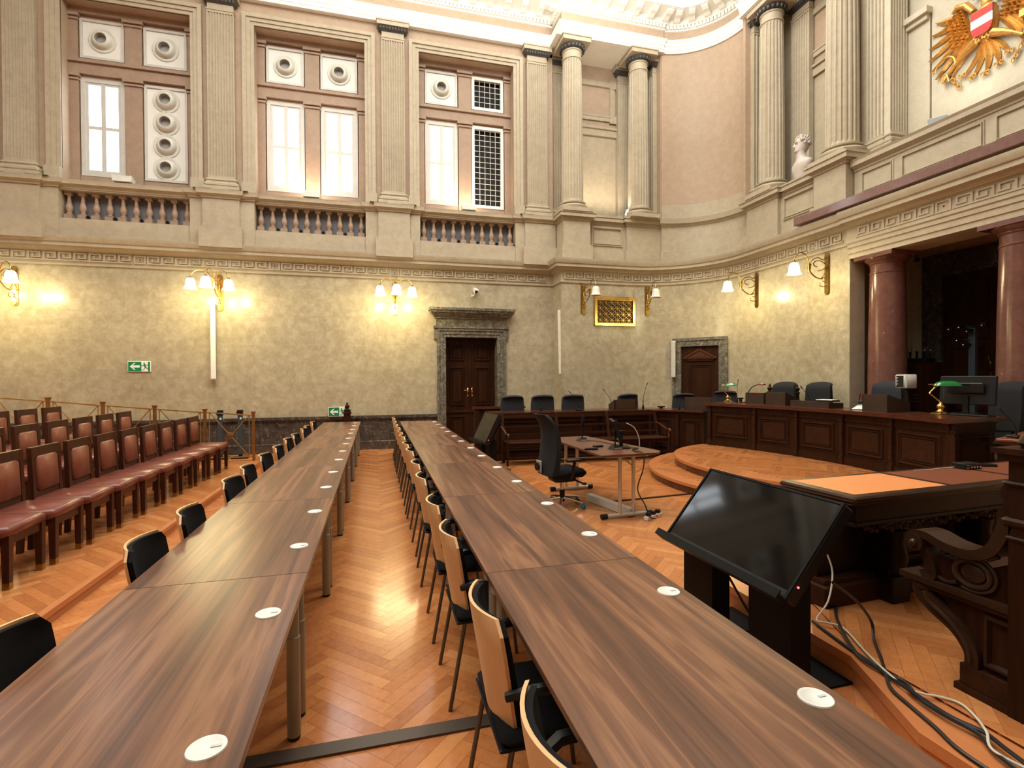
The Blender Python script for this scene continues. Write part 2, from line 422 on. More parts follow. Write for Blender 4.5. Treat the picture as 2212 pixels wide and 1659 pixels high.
def stave(mb, X, Y, a, z0, z1):
    l, w_ = PL/2-GAP, PW/2-GAP; ca, sa = cos(a), sin(a)
    def q(u, v, z): return (X+u*ca-v*sa, Y+u*sa+v*ca, z)
    e = .0003
    mb.add([q(-l, -w_, z0), q(l, -w_, z0), q(l, w_, z0), q(-l, w_, z0), q(-l+e, -w_+e, z1), q(l-e, -w_+e, z1), q(l-e, w_-e, z1), q(-l+e, w_-e, z1)],
           [(4, 5, 6, 7), (0, 1, 5, 4), (1, 2, 6, 5), (2, 3, 7, 6), (3, 0, 4, 7)])
F = MB(); F.box(-12.2, 11, -5, 12.7, -.3, -.005)
floor = struct('floor', F, 'step_board')
st = herring(-2.2, 8.0, .3, 12.4)
def inell(X, Y, a, b_): return ((X-6.9)/a)**2+((Y-6.65)/b_)**2 < 1
st = [s for s in st if not inell(s[0], s[1], 2.4, 2.4) and not (s[0] > 2.6 and s[1] < 2.9) and not (s[0] > 6.9 and s[1] < 9.3)]
def vis(s):
    x, y = s[0], s[1]
    if y < 1.6: return 99
    hidden = (-1.12 < x - 0 < -.30) or (.45 < x < 1.35 and y > 2)
    return sqrt(x*x+y*y+2.7) + (6 if hidden or x < -1.0 else 0) + (3 if x > 1.3 else 0)
st.sort(key=vis)
one = MB(); stave(one, 0, 0, 0, -.02, 0)
one_me = one.mesh('plank', 'parquet_single')
for s in st[:300]: link('plank', one_me, floor, (s[0], s[1], 0), s[2])
rest = MB()
for s in st[300:]: stave(rest, s[0], s[1], s[2], -.02, 0)
o = link('parquet', rest.mesh('parquet', 'parquet_joined'), floor); o['kind'] = 'stuff'
def platform(name, poly, z, herr=None, planes=None, fascia=.0):
    p = MB(); p.prism(poly, -.004, z-.012, 'z'); root = struct(name, p, 'step_board')
    if herr:
        m = MB()
        for X, Y, a in herr: stave(m, X, Y, a, z-.02, z)
        me = m.mesh('parquet', 'parquet_joined')
        if planes: clip(me, planes)
        q = link('parquet', me, root); q['kind'] = 'stuff'
    return root
# public seating tiers
t1 = platform('trim_1', [(-2.15, -1), (-2.15, 11.0), (-12, 11.0), (-12, -1)], .10, herring(-5.0, -2.1, 2.4, 11.0),
              [((-2.19, 0, 0), (1, 0, 0)), ((0, 10.96, 0), (0, 1, 0))])
part('nosing', MB().box(-2.19, -2.135, -1, 11.0, .06, .10), 'step_board', t1); part('nosing', MB().box(-6, -2.19, 10.96, 11.01, .06, .10), 'step_board', t1)
r2 = [(-3.1, 10.9), (-3.16, 8.8), (-3.25, 7.2), (-3.35, 4), (-3.4, -1)]
t2 = platform('trim_2', r2+[(-12, -1), (-12, 10.9)], .20)
t3 = platform('trim_3', [(x-.98, y) for x, y in r2]+[(-12, -1), (-12, 10.9)], .30)
t4 = platform('trim_4', [(x-1.95, y) for x, y in r2]+[(-12, -1), (-12, 10.9)], .40)
# round steps in front of the judges' bench
def ell(a, b_, t0=pi/2, t1=3*pi/2, n=40): return [(6.9+a*cos(t0+(t1-t0)*i/n), 6.65+b_*sin(t0+(t1-t0)*i/n)) for i in range(n+1)]
for nm, a, b_, z in (('trim_5', 2.62, 2.66, .15), ('trim_6', 2.13, 2.42, .30)):
    e = ell(a, b_); poly = e+[(10.4, 6.65-b_), (10.4, 6.65+b_)]
    hh = [h for h in herring(4.2, 7.0, 4.0, 9.4) if all(((h[0]+sx*.15*cos(h[2])-6.9)/(a-.09))**2+((h[1]+sx*.15*sin(h[2])-6.65)/(b_-.09))**2 < 1 for sx in (-1, 1)) and h[0] < 7.1]
    p = MB(); p.prism(poly, -.004 if z < .2 else .14, z-.045, 'z'); root = struct(nm, p, 'mahogany')
    m = MB(); m.prism([(6.9+(x-6.9)*1.012, 6.65+(y-6.65)*1.012) if x < 6.91 else (x, y) for x, y in poly], z-.045, z-.002, 'z')
    part('nosing', m, 'step_board', root)
    m = MB()
    for X, Y, t in hh: stave(m, X, Y, t, z-.03, z)
    part('parquet', m, 'parquet_joined', root, stuff=True)
# platform of the counsel desk
pf = [(2.46, 3.35), (2.46, 2.16), (2.21, 1.62), (2.21, -.5), (7.5, -.5), (7.5, 3.9), (5.2, 3.6)]
t7 = platform('trim_7', pf, .15, herring(2.0, 4.6, .9, 3.3), [((2.52, 0, 0), (-1, 0, 0)), ((2.52, 2.16, 0), (-.93, .43, 0)), ((0, 3.2, 0), (0, 1, 0))])
m = MB(); m.sweep([(2.46, 3.35), (2.46, 2.16), (2.21, 1.62), (2.21, -.5)], [(.012, .10), (.012, .152), (-.09, .152), (-.09, .10)], True); part('nosing', m, 'step_board', t7)
# dark threshold strips let into the floor
struct('trim_8', MB().box(-.95, 1.3, 2.35, 2.43, 0, .012), 'iron_dark')
m = MB(); m.bar((2.9, 6.2, .004), (4.35, 6.33, .004), .045, .014); struct('trim_9', m, 'oak_dark')

# ================================================================ lower walls
W = 12.5
ARC = arcpts((6.27, 9.9), 2.0, pi/2, 0, 18)
LOW = [(-12.2, W), (4.45, W), (4.45, 11.9)] + ARC + [(8.28, 7.35)]
m = MB()
m.box(-12.2, 1.62, W, W+.5, 0, 4.1); m.box(1.62, 2.98, W, W+.5, 2.70, 4.1); m.box(2.98, 4.9, W, W+.5, 0, 4.1); m.box(1.62, 2.98, W+.35, W+.5, 0, 2.7)
wn = struct('wall_north', m, 'wall_marble')
m = MB(); m.sweep(LOW[1:], [(0, 0), (0, 4.1)]); we = struct('wall_apse', m, 'wall_marble', 35)
FULL = LOW[:-1] + [(8.28, 7.38)]
MOULD = [(0, 4.02), (.03, 4.02), (.035, 4.055), (.012, 4.065), (.012, 4.31), (.045, 4.325), (.05, 4.34), (.09, 4.37), (.19, 4.385), (.19, 4.455), (.215, 4.465), (.245, 4.53), (.25, 4.58), (-.75, 4.58)]
led = MB(); led.sweep(FULL, MOULD); ledge = struct('trim_10', led, 'stone_beige', 25)
# portico entablature: steps forward and comes down lower
PE = [(8.28, 7.38), (8.27, 7.36), (8.27, 3.9)]
m = MB(); m.sweep([(8.27, 7.36), (8.27, 3.9)], [(.0, 3.77), (.0, 3.85), (.02, 3.86), (.02, 3.95), (.04, 3.96), (.04, 4.02), (.06, 4.04), (.06, 4.065)]+[(o+.03, z) for o, z in MOULD[4:]])
m.box(8.272, 8.9, 3.9, 7.36, 3.772, 3.80); m.box(8.28, 8.9, 7.355, 7.375, 3.775, 4.06)
port = struct('trim_11', m, 'stone_beige', 25)
# greek key relief
KEY = [(0, 1, 0, .14), (0, .13, .14, 1), (.13, .86, .86, 1), (.73, .86, .28, .86), (.30, .73, .28, .42), (.30, .43, .42, .68)]
def keys(path, z0, z1, off, wk=.262, flip=False):
    m = MB(); ros = MB(); P = [Vector(p) for p in path]; L = [0]
    for i in range(len(P)-1): L.append(L[-1]+(P[i+1]-P[i]).length)
    def at(s):
        for i in range(len(P)-1):
            if s <= L[i+1] or i == len(P)-2:
                t = (P[i+1]-P[i]).normalized(); return P[i]+t*(s-L[i]), t
    n = max(1, int((L[-1]-.1)/wk)); s0 = (L[-1]-n*wk)/2
    for k in range(n):
        a, _ = at(s0+k*wk); b_, _ = at(s0+(k+1)*wk); t = (b_-a).normalized(); nn = Vector((t.y, -t.x))
        if k % 10 == 5:
            kk = [(.08, .92, 0, .12), (.08, .92, .88, 1), (.08, .2, .12, .88), (.8, .92, .12, .88)]
            for sx in (-1, 1):
                c = a+t*wk*.5+nn*(off+.008); M = Matrix.Translation((c.x, c.y, (z0+z1)/2)) @ Matrix.Rotation(atan2(t.y, t.x), 4, 'Z') @ Matrix.Rotation(sx*pi/4, 4, 'Y')
                m.M = M; m.box(-.10, .10, -.006, .006, -.012, .012); m.M = None
        else: kk = KEY
        for u0, u1, w0, w1 in kk:
            if flip and kk is KEY: u0, u1 = 1-u1, 1-u0
            p = a+t*wk*u0; q = a+t*wk*u1; h0 = z0+(z1-z0)*w0; h1 = z0+(z1-z0)*w1
            A = p+nn*off; B = q+nn*off; C = q+nn*(off+.030); D = p+nn*(off+.030)
            m.add([(A.x, A.y, h0), (B.x, B.y, h0), (C.x, C.y, h0), (D.x, D.y, h0), (A.x, A.y, h1), (B.x, B.y, h1), (C.x, C.y, h1), (D.x, D.y, h1)],
                  [(0, 3, 2, 1), (4, 5, 6, 7), (0, 1, 5, 4), (1, 2, 6, 5), (2, 3, 7, 6), (3, 0, 4, 7)])
    return m
k1 = keys([(-9, W), (4.40, W)], 4.105, 4.275, .010)
part('key_pattern', k1, 'stone_beige', ledge, stuff=True)
k2 = keys([(4.45, 11.9)]+ARC+[(8.28, 7.4)], 4.105, 4.275, .010); part('key_pattern', k2, 'stone_beige', ledge, stuff=True)
k3 = keys([(8.27, 7.3), (8.27, 3.9)], 4.105, 4.275, .040, flip=True); part('key_pattern', k3, 'stone_beige', port, stuff=True)
# dado of dark marble along the north wall
m = MB()
for a, b_ in ((-12, 1.44), (3.24, 4.4)):
    m.box(a, b_, W-.03, W, .2, .70)
bs = struct('baseboard_north', m, 'marble_dark')
m = MB(); m2 = MB()
for a, b_ in ((-12, 1.44), (3.24, 4.4)):
    m.box(a, b_, W-.07, W, 0, .20); m2.box(a, b_, W-.055, W, .70, .735); m2.box(a, b_, W-.075, W, .735, .80)
part('skirting', m, 'marble_dark', bs); part('dado_cap', m2, 'marble_dark', bs)
m = MB()
for a, b_ in ((-12, 1.44), (3.24, 4.4)): m.box(a, b_, W-.075, W-.03, .185, .205)
part('skirting_lip', m, 'marble_grey', bs)
for k in range(12):
    x = 1.2-k*.92; part('dado_joint', MB().box(x, x+.005, W-.0315, W-.02, .2, .70), 'grey_void', bs)
# outer walls out of view
m = MB(); m.box(-12.6, -12.2, -5.3, 12.9, 0, 12.3); struct('wall_west', m, 'stone_beige')
m = MB(); m.box(-12.6, 11, -5.3, -5.0, 0, 12.3); struct('wall_south', m, 'stone_beige')
m = MB(); m.box(8.3, 8.7, -5.3, 3.9, 0, 12.3); struct('wall_east', m, 'stone_beige')
# ---------------------------------------------------------------- portico recess
m = MB(); m.box(10.3, 10.6, 3.0, 8.3, 0, 4.3); m.box(8.62, 10.3, 7.75, 7.95, 0, 4.3); m.box(8.3, 8.62, 7.35, 7.95, 0, 4.3); m.box(8.7, 10.3, 3.6, 3.9, 0, 4.3)
struct('wall_portico', m, 'stone_beige')
m = MB(); m.box(8.3, 10.6, 3.6, 8.0, 4.2, 4.5); struct('ceiling_portico', m, 'stone_brown')
m = MB(); m.box(8.9, 10.4, 3.2, 8.0, -.0, .297); struct('floor_portico', m, 'oak_dark_h')
m = MB()
m.box(10.2, 10.3, 7.13, 7.5, .3, 3.93); m.box(10.2, 10.3, 4.9, 5.3, .3, 3.93); m.box(10.2, 10.3, 5.3, 7.13, 3.5, 3.93); m.box(10.17, 10.2, 7.13, 7.2, .3, 3.57); m.box(10.17, 10.2, 5.3, 7.13, 3.5, 3.57)
struct('trim_12', m, 'marble_dark')
def panel(m, u0, u1, z0, z1, P, d=.012, wd=.04):   # mitred moulded frame; P maps (u, depth, z)
    if u1 < u0: u0, u1 = u1, u0
    e = min(.012, wd*.3); vs = []
    for o, dd in ((0, 0), (e, d), (wd-e, d), (wd, 0)):
        vs += [P(u0+o, dd, z0+o), P(u1-o, dd, z0+o), P(u1-o, dd, z1-o), P(u0+o, dd, z1-o)]
    m.add(vs, [(k*4+i, k*4+(i+1) % 4, k*4+4+(i+1) % 4, k*4+4+i) for k in range(3) for i in range(4)])
def rframe(m, x0, x1, z0, z1, wd, y0, y1):   # rectangular frame of bars meeting without overlap
    m.box(x0, x0+wd, y0, y1, z0, z1); m.box(x1-wd, x1, y0, y1, z0, z1); m.box(x0+wd, x1-wd, y0, y1, z0, z0+wd); m.box(x0+wd, x1-wd, y0, y1, z1-wd, z1)
d3 = structe('door_3', (10.27, 6.25, .3))
for k, (y0, y1) in enumerate(((-.95, -.01), (.01, .88))):
    lf = part('door_leaf', MB().box(-.05, 0, y0, y1, 0, 3.2), 'oak_dark', d3)
    m = MB(); P = lambda u, d, z: (-.05-d, u, z)
    for z0, z1 in ((.15, .8), (.95, 1.9), (2.0, 3.05)): panel(m, y0+.12, y1-.12, z0, z1, P, .025, .06)
    part('door_panel', m, 'oak_dark', lf)
    m = MB(); yy = .09 if k else -.07; m.bar((-.09, yy, 1.47), (-.09, yy, 1.60), .022, .016); m.bar((-.11, yy, 1.55), (-.11, yy+.02*(1 if k else -4), 1.56 if not k else 1.70), .013, .013); m.box(-.09, -.07, yy-.02, yy+.02, 1.30, 1.42)
    part('door_handle', m, 'brass', lf)
# ---------------------------------------------------------------- door_1, north wall
d1 = structe('door_1', (2.305, W+.28, 0))
for k, (a, b_) in enumerate(((-.645, -.003), (.003, .645))):
    lf = part('door_leaf', MB().box(a, b_, 0, .05, 0, 2.67), 'oak_dark', d1)
    P = lambda u, d, z: (u, -d, z)
    for z0, z1 in ((.12, .72), (.98, 1.95), (2.1, 2.5)):
        m = MB(); panel(m, a+.13, b_-.13, z0, z1, P, .03, .045); panel(m, a+.19, b_-.19, z0+.06, z1-.06, P, .018, .03); m.box(a+.22, b_-.22, -.012, 0, z0+.1, z1-.1)
        part('door_panel', m, 'oak_dark', lf)
    part('door_rail', MB().box(a, b_, -.03, 0, .80, .86), 'oak_dark_h', lf)
    m = MB(); xx = .055 if k else -.055
    m.rbox(xx-.018, xx+.018, -.02, 0, 1.20, 1.42, .006)
    if k: m.tube([(xx, -.02, 1.36), (xx, -.06, 1.36), (xx+.0, -.065, 1.44)], .011)
    else: m.tube([(xx, -.02, 1.36), (xx, -.06, 1.36), (xx-.11, -.065, 1.36)], .011)
    part('door_handle', m, 'brass', lf, True)
part('astragal', MB().box(-.025, .025, -.02, 0, 0, 2.67), 'oak_dark', d1)
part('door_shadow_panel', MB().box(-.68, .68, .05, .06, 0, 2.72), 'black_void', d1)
m = MB(); Y0 = W-.03
for s in (-1, 1):
    for (i, a, b_, d) in ((0, .645, .72, .03), (1, .72, .80, .05), (2, .80, .86, .075)):
        x0, x1 = sorted((s*a, s*b_)); m.box(2.305+x0, 2.305+x1, W-d, W+.3 if i == 0 else W, 0, 2.67+(a-.645))
for (a, b_, d) in ((.645, .72, .03), (.72, .80, .05), (.80, .86, .075)):
    m.box(2.305-b_, 2.305+b_, W-d, W+(.3 if a < .7 else 0), 2.67+a-.645, 2.67+b_-.645)
for s in (-1, 1): x0, x1 = sorted((s*.861, s*.93)); m.box(2.305+x0, 2.305+x1, W-.06, W, 2.62, 2.884)
dt = struct('trim_13', m, 'marble_grey')
m = MB(); q = lambda h, d, z0, z1: m.box(2.305-h, 2.305+h, W-d, W, z0, z1)
q(.94, .10, 2.885, 2.94); q(.88, .06, 2.94, 3.12); q(.91, .10, 3.12, 3.15)
m.add([(2.305-.93, W-.12, 3.15), (2.305+.93, W-.12, 3.15), (2.305+1.03, W-.26, 3.25), (2.305-1.03, W-.26, 3.25), (2.305-.93, W, 3.15), (2.305+.93, W, 3.15), (2.305+1.03, W, 3.25), (2.305-1.03, W, 3.25)], [(0, 1, 2, 3), (0, 3, 7, 4), (1, 5, 6, 2), (3, 2, 6, 7)])
q(1.03, .27, 3.25, 3.30); q(1.06, .31, 3.30, 3.36)
part('door_hood', m, 'marble_grey', dt)
# ---------------------------------------------------------------- door_2 on the curved wall
a2 = atan2(11.08-9.9, 7.82-6.27); c2 = (6.27+1.88*cos(a2), 9.9+1.88*sin(a2)); rz2 = a2-pi/2   # local -y faces the room
d2 = structe('door_2', (c2[0], c2[1], 0), rz2)
hw, top = .46, 2.43
m = MB()
for s in (-1, 1):
    x0, x1 = sorted((s*hw, s*(hw+.19))); m.box(x0, x1, -.04, .12, 0, top+.14)
    x0, x1 = sorted((s*(hw+.15), s*(hw+.21))); m.box(x0, x1, -.065, .12, 0, top+.14)
m.box(-hw, hw, -.04, .12, top, top+.14); m.box(-hw-.21, hw+.21, -.065, .12, top+.14, top+.21)
part('door_surround', m, 'marble_grey', d2)
m = MB(); m.box(-hw, hw, .03, .05, 0, top); lf = part('door_leaf', m, 'oak_dark', d2)
m = MB(); P = lambda u, d, z: (u, .03-d, z); panel(m, -.27, .27, .9, 1.98, P, .02, .035); panel(m, -.21, .21, .96, 1.92, P, .012, .02); panel(m, -.30, .30, .2, .8, P, .02, .035)
m.box(-.33, .33, -.01, .03, 2.06, 2.10); m.box(-.36, .36, -.02, .03, 2.10, 2.13)
part('door_panel', m, 'oak_dark', lf)
m = MB(); m.prism([(-.38, 2.13), (.38, 2.13), (0, 2.34)], -.0, .03, 'y')
for s in (-1, 1): m.bar((s*.40, -.01, 2.13), (0, -.01, 2.355), .035, .035)
m.prism([(-.22, 2.16), (.22, 2.16), (0, 2.28)], -.015, 0, 'y')
part('door_pediment', m, 'mahogany', lf)
# ================================================================ upper storey, north wall
BAYS = (-8.6, -4.98, -1.37, 2.23); ZT = 10.0
m = MB(); mr = MB()
edges = [-12.2]
for c in BAYS: edges += [c-1.175, c+1.175]
edges.append(4.45)
for i in range(0, len(edges), 2):
    m.box(edges[i], edges[i+1], W, W+.5, 4.5, 5.75); mr.box(edges[i], edges[i+1], W, W+.5, 5.75, 10.6)
for c in BAYS:
    m.box(c-1.175, c+1.175, W, W+.5, 4.5, 4.97); mr.box(c-1.175, c+1.175, W, W+.5, 9.5, 10.6)
    m.box(c-1.175, c+1.175, W-.12, W+.5, 5.53, 5.72)
struct('wall_north_gallery', m, 'stone_beige'); struct('wall_north_upper', mr, 'stone_rose')
# plinth course and pedestal blocks
PEDX = [-6.80, -3.19, .45, 4.0]
m = MB(); m.box(-12.2, 4.45, W-.13, W, 4.5, 4.93); m.box(-12.2, 4.45, W-.11, W, 4.93, 4.96)
for c in BAYS:
    for s in (-1, 1):
        x0, x1 = sorted((c+s*1.175, c+s*1.47)); m.box(x0, x1, W-.16, W, 4.5, 5.72)
for x in PEDX:
    if x > 3.9: x0, x1 = x-.36, 4.45
    else: x0, x1 = x-.36, x+.36
    m.box(x0-.06, x1+(.06 if x < 3.9 else 0), W-.29, W, 4.5, 4.93); m.box(x0, x1, W-.22, W, 4.93, 5.6)
plin = struct('trim_14', m, 'stone_beige')
m = MB()
path = [(-12.2, W-.13)]
def jog(p, x0, x1, d, base):
    return p+[(x0, W-base), (x0, W-d), (x1, W-d), (x1, W-base)]
pth = [(-12.2, W-.12)]
items = []
for c in BAYS: items += [(c-1.47, c-1.175, .17), (c+1.175, c+1.47, .17)]
for x in PEDX: items.append((x-.36, x+.36, .23))
items.sort()
for x0, x1, d in items:
    if x1 > 4.2: pth += [(x0, W-.12), (x0, W-d), (4.45, W-d)]
    else: pth = jog(pth, x0, x1, d, .12)
m.sweep(pth, [(0, 5.55), (.02, 5.56), (.02, 5.59), (.05, 5.61), (.09, 5.63), (.09, 5.68), (.10, 5.72), (-.2, 5.73)])
part('sill_cornice', m, 'stone_beige', plin, 25)
# pilasters
def pil_parts(t, wdt, h, dep=.13, nfl=9, base=True, mt='stone_beige'):
    # local: x along wall, -y into room, z up from base
    if base:
        m = MB(); hw = wdt/2
        m.box(-hw-.09, hw+.09, -dep-.09, 0, 0, .10)
        m.rbox(-hw-.075, hw+.075, -dep-.075, 0, .10, .19, .025); m.box(-hw-.03, hw+.03, -dep-.03, 0, .19, .22); m.rbox(-hw-.045, hw+.045, -dep-.045, 0, .22, .28, .02)
        part('base', m, 'stone_beige', t)
    hw = wdt/2; z0, z1 = .28, h-.42
    pts = [(-hw, 0), (-hw, -dep), (-hw+.015, -dep)]
    fwid = (wdt-.03)/nfl
    for k in range(nfl):
        a = -hw+.015+k*fwid
        pts += [(a+fwid*.16, -dep)] + [(a+fwid*(.16+.68*(.5-.5*cos(pi*q/4))), -dep+.024*sin(pi*q/4)) for q in range(1, 4)] + [(a+fwid*.84, -dep)]
    pts += [(hw, -dep), (hw, 0)]
    m = MB(); m.prism(pts, z0+.06, z1, 'z'); m.box(-hw, hw, -dep-.002, 0, z0, z0+.06); m.box(-hw, hw, -dep-.002, 0, z1, z1+.05)
    sh = part('shaft', m, mt, t)
    m = MB(); m.box(-hw+.01, hw-.01, -dep+.01, 0, h-.37, h-.22); m.box(-hw-.01, hw+.01, -dep-.015, 0, h-.37, h-.345)
    part('necking', m, 'stone_beige', t)
    m = MB(); m.add([(-hw, -dep, h-.22), (hw, -dep, h-.22), (hw+.08, -dep-.08, h-.12), (-hw-.08, -dep-.08, h-.12), (-hw, 0, h-.22), (hw, 0, h-.22), (hw+.08, 0, h-.12), (-hw-.08, 0, h-.12)],
                    [(0, 1, 2, 3), (3, 2, 6, 7), (0, 3, 7, 4), (1, 5, 6, 2)])
    n = 9
    for k in range(n): m.sphere((-hw-.04+(wdt+.08)*(k+.5)/n, -dep-.055, h-.165), .03, 6, (.8, .8, 1.4))
    for s in (-1, 1): m.sphere((s*(hw+.05), -dep*.4, h-.165), .03, 6, (.8, .8, 1.4))
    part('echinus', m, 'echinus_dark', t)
    m = MB(); m.box(-hw-.10, hw+.10, -dep-.10, 0, h-.12, h-.03); m.box(-hw-.115, hw+.115, -dep-.115, 0, h-.03, h)
    part('abacus', m, 'stone_beige', t)
g = 'fluted pilasters of the gallery storey'
lab = ['fluted beige pilaster at the photo edge before the bay with the four-nozzle panel', 'fluted beige pilaster between the four-nozzle bay and the bay of two bright windows',
       'fluted beige pilaster above the three-armed wall lamp closest to the door', 'fluted beige pilaster above the door, next to the fluted round columns']
p0 = None
for x, l in zip(PEDX, lab):
    t = thing('pilaster', l, 'pilaster', (x, W, 5.73), 0, g)
    pil_parts(t, .53, ZT-5.73)
def round_col(t, h, r, mat='stone_beige'):
    m = MB(); m.box(-r-.12, r+.12, -r-.12, r+.12, 0, .10); m.lathe([(r+.10, .10), (r+.12, .13), (r+.12, .16), (r+.09, .19), (r+.03, .20), (r+.02, .23), (r+.06, .24), (r+.065, .27), (r+.03, .29), (r+.01, .30)], n=36)
    part('base', m, mat, t, 35)
    nf = 20; prof = []
    for i in range(nf):
        for q in range(6):
            a = 2*pi*(i+q/6)/nf; d = .026*sin(pi*(q-1)/4) if 1 <= q <= 5 else 0
            prof.append((a, max(0, d)))
    zs = [(.30, r), (.36, r), (h*.35, r*.985), (h*.7, r*.93), (h-.52, r*.87), (h-.47, r*.87)]
    vs = []; n = len(prof)
    for k, (z, rad) in enumerate(zs):
        for a, d in prof:
            dd = 0 if k in (0, 5) else d
            vs.append(((rad-dd)*cos(a), (rad-dd)*sin(a), z))
    fs = [(k*n+i, k*n+(i+1) % n, (k+1)*n+(i+1) % n, (k+1)*n+i) for k in range(len(zs)-1) for i in range(n)]
    m = MB(); m.add(vs, fs); part('shaft', m, mat, t)
    r2_ = r*.86
    m = MB(); m.lathe([(r2_, h-.47), (r2_+.02, h-.46), (r2_+.02, h-.43), (r2_, h-.42), (r2_, h-.28), (r2_+.02, h-.27), (r2_+.02, h-.24)], n=36); part('necking', m, mat, t, 35)
    m = MB(); m.lathe([(r2_+.0, h-.24), (r2_+.06, h-.19), (r2_+.09, h-.13)], n=32)
    for k in range(20): a = 2*pi*k/20; m.sphere(((r2_+.065)*cos(a), (r2_+.065)*sin(a), h-.18), .042, 6, (.9, .9, 1.3))
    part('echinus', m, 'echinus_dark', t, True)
    q = r2_+.13; m = MB(); m.box(-q, q, -q, q, h-.13, h-.03); m.box(-q-.02, q+.02, -q-.02, q+.02, h-.03, h); part('abacus', m, mat, t)
g = 'fluted round columns of the gallery storey'
CH = ZT-5.73
for x, y, r, l in ((4.80, 12.02, .27, 'fluted round column at the corner, beside the last gallery pilaster'), (6.65, 12.05, .27, 'fluted round column beside the smooth curved wall, over the small lamps'),
                (8.66, 9.66, .27, 'fluted round column beyond the curved wall, next to the marble bust'), (8.66, 7.86, .29, 'thick fluted round column beside the white crest niche')):
    round_col(thing('round_column', l, 'column', (x, y, 5.73), 0, g), CH, r)
# architraves round the window niches
for i, c in enumerate(BAYS):
    m = MB()
    for a, b_, d in ((1.175, 1.25, .03), (1.25, 1.33, .055), (1.33, 1.41, .085)):
        for s in (-1, 1):
            x0, x1 = sorted((c+s*a, c+s*b_)); m.box(x0, x1, W-d, W+.02, 6.0, 9.5+(a-1.175))
        m.box(c-b_, c+b_, W-d, W+.02, 9.5+a-1.175, 9.5+b_-1.175)
    for s in (-1, 1): x0, x1 = sorted((c+s*1.175, c+s*1.44)); m.box(x0, x1, W-.11, W, 5.73, 6.0)
    struct('trim_%d' % (15+i), m, 'stone_beige')
    # stone frame inside the niche
    m = MB(); YB = W+.40
    for x0, x1 in ((-1.175, -1.02), (-.17, .15), (1.02, 1.175)):
        m.box(c+x0, c+x1, YB-.10, YB+.1, 5.72, 8.12); m.box(c+x0, c+x1, YB-.10, YB+.1, 8.40, 9.38)
        for zz in (7.98, 9.24):
            m.box(c+x0-.02, c+x1+.02, YB-.13, YB, zz, zz+.04); m.box(c+x0-.035, c+x1+.035, YB-.15, YB, zz+.07, zz+.13)
    m.box(c-1.175, c+1.175, YB-.06, YB+.1, 8.05, 8.48); m.box(c-1.175, c+1.175, YB-.13, YB, 8.12, 8.34); m.box(c-1.175, c+1.175, YB-.18, YB, 8.34, 8.40)
    m.box(c-1.175, c+1.175, YB-.04, YB+.1, 9.28, 9.5); m.box(c-1.175, c+1.175, YB-.13, YB, 9.38, 9.5)
    m.box(c-1.175, c+1.175, YB-.05, YB+.1, 5.72, 6.02)
    struct('trim_%d' % (20+i), m, 'stone_brown')
    # grey boarding behind the balusters
    m = MB(); m.box(c-1.175, c+1.175, W+.14, W+.18, 4.97, 5.53)
    struct('trim_%d' % (25+i), m, 'grey_board')
# balustrades
def balprof():
    return [(.052, .09), (.062, .10), (.062, .12), (.040, .13), (.040, .15), (.060, .19), (.066, .24), (.056, .29), (.042, .32), (.044, .33), (.044, .345), (.034, .355), (.036, .38), (.028, .44), (.030, .47), (.045, .48), (.048, .49)]
bm_ = MB(); bm_.box(-.07, .07, -.07, .07, 0, .09); bm_.lathe(balprof(), n=14); bm_.box(-.06, .06, -.06, .06, .49, .56)
bal_me = bm_.mesh('baluster', 'stone_brown', 40)
hole = MB(); hole.lathe([(.030, -.03), (.032, -.0), (.026, .0), (.024, -.02), (0, -.02)][::-1], n=12, axis='y', cap=False); hole_me = hole.mesh('cable_outlet', 'black_gloss', True)
desc = ['below the window beside the four-nozzle panel', 'below the two bright windows', 'below the window with black wire grilles']
for c, d in zip(BAYS[1:], desc):
    t = thing('balustrade', 'stone balustrade of bulbous balusters '+d, 'balustrade', (c, W+.03, 4.97), 0, 'balustrades of the gallery')
    for k in range(10):
        o = link('baluster', bal_me, t, (-1.175+.1+(2.35-.2)*k/9, 0, 0))
    for k in range(5):
        link('cable_outlet', hole_me, t, (-1.175+.1+(2.35-.2)*(2*k+1.5)/9, -.06, .04))
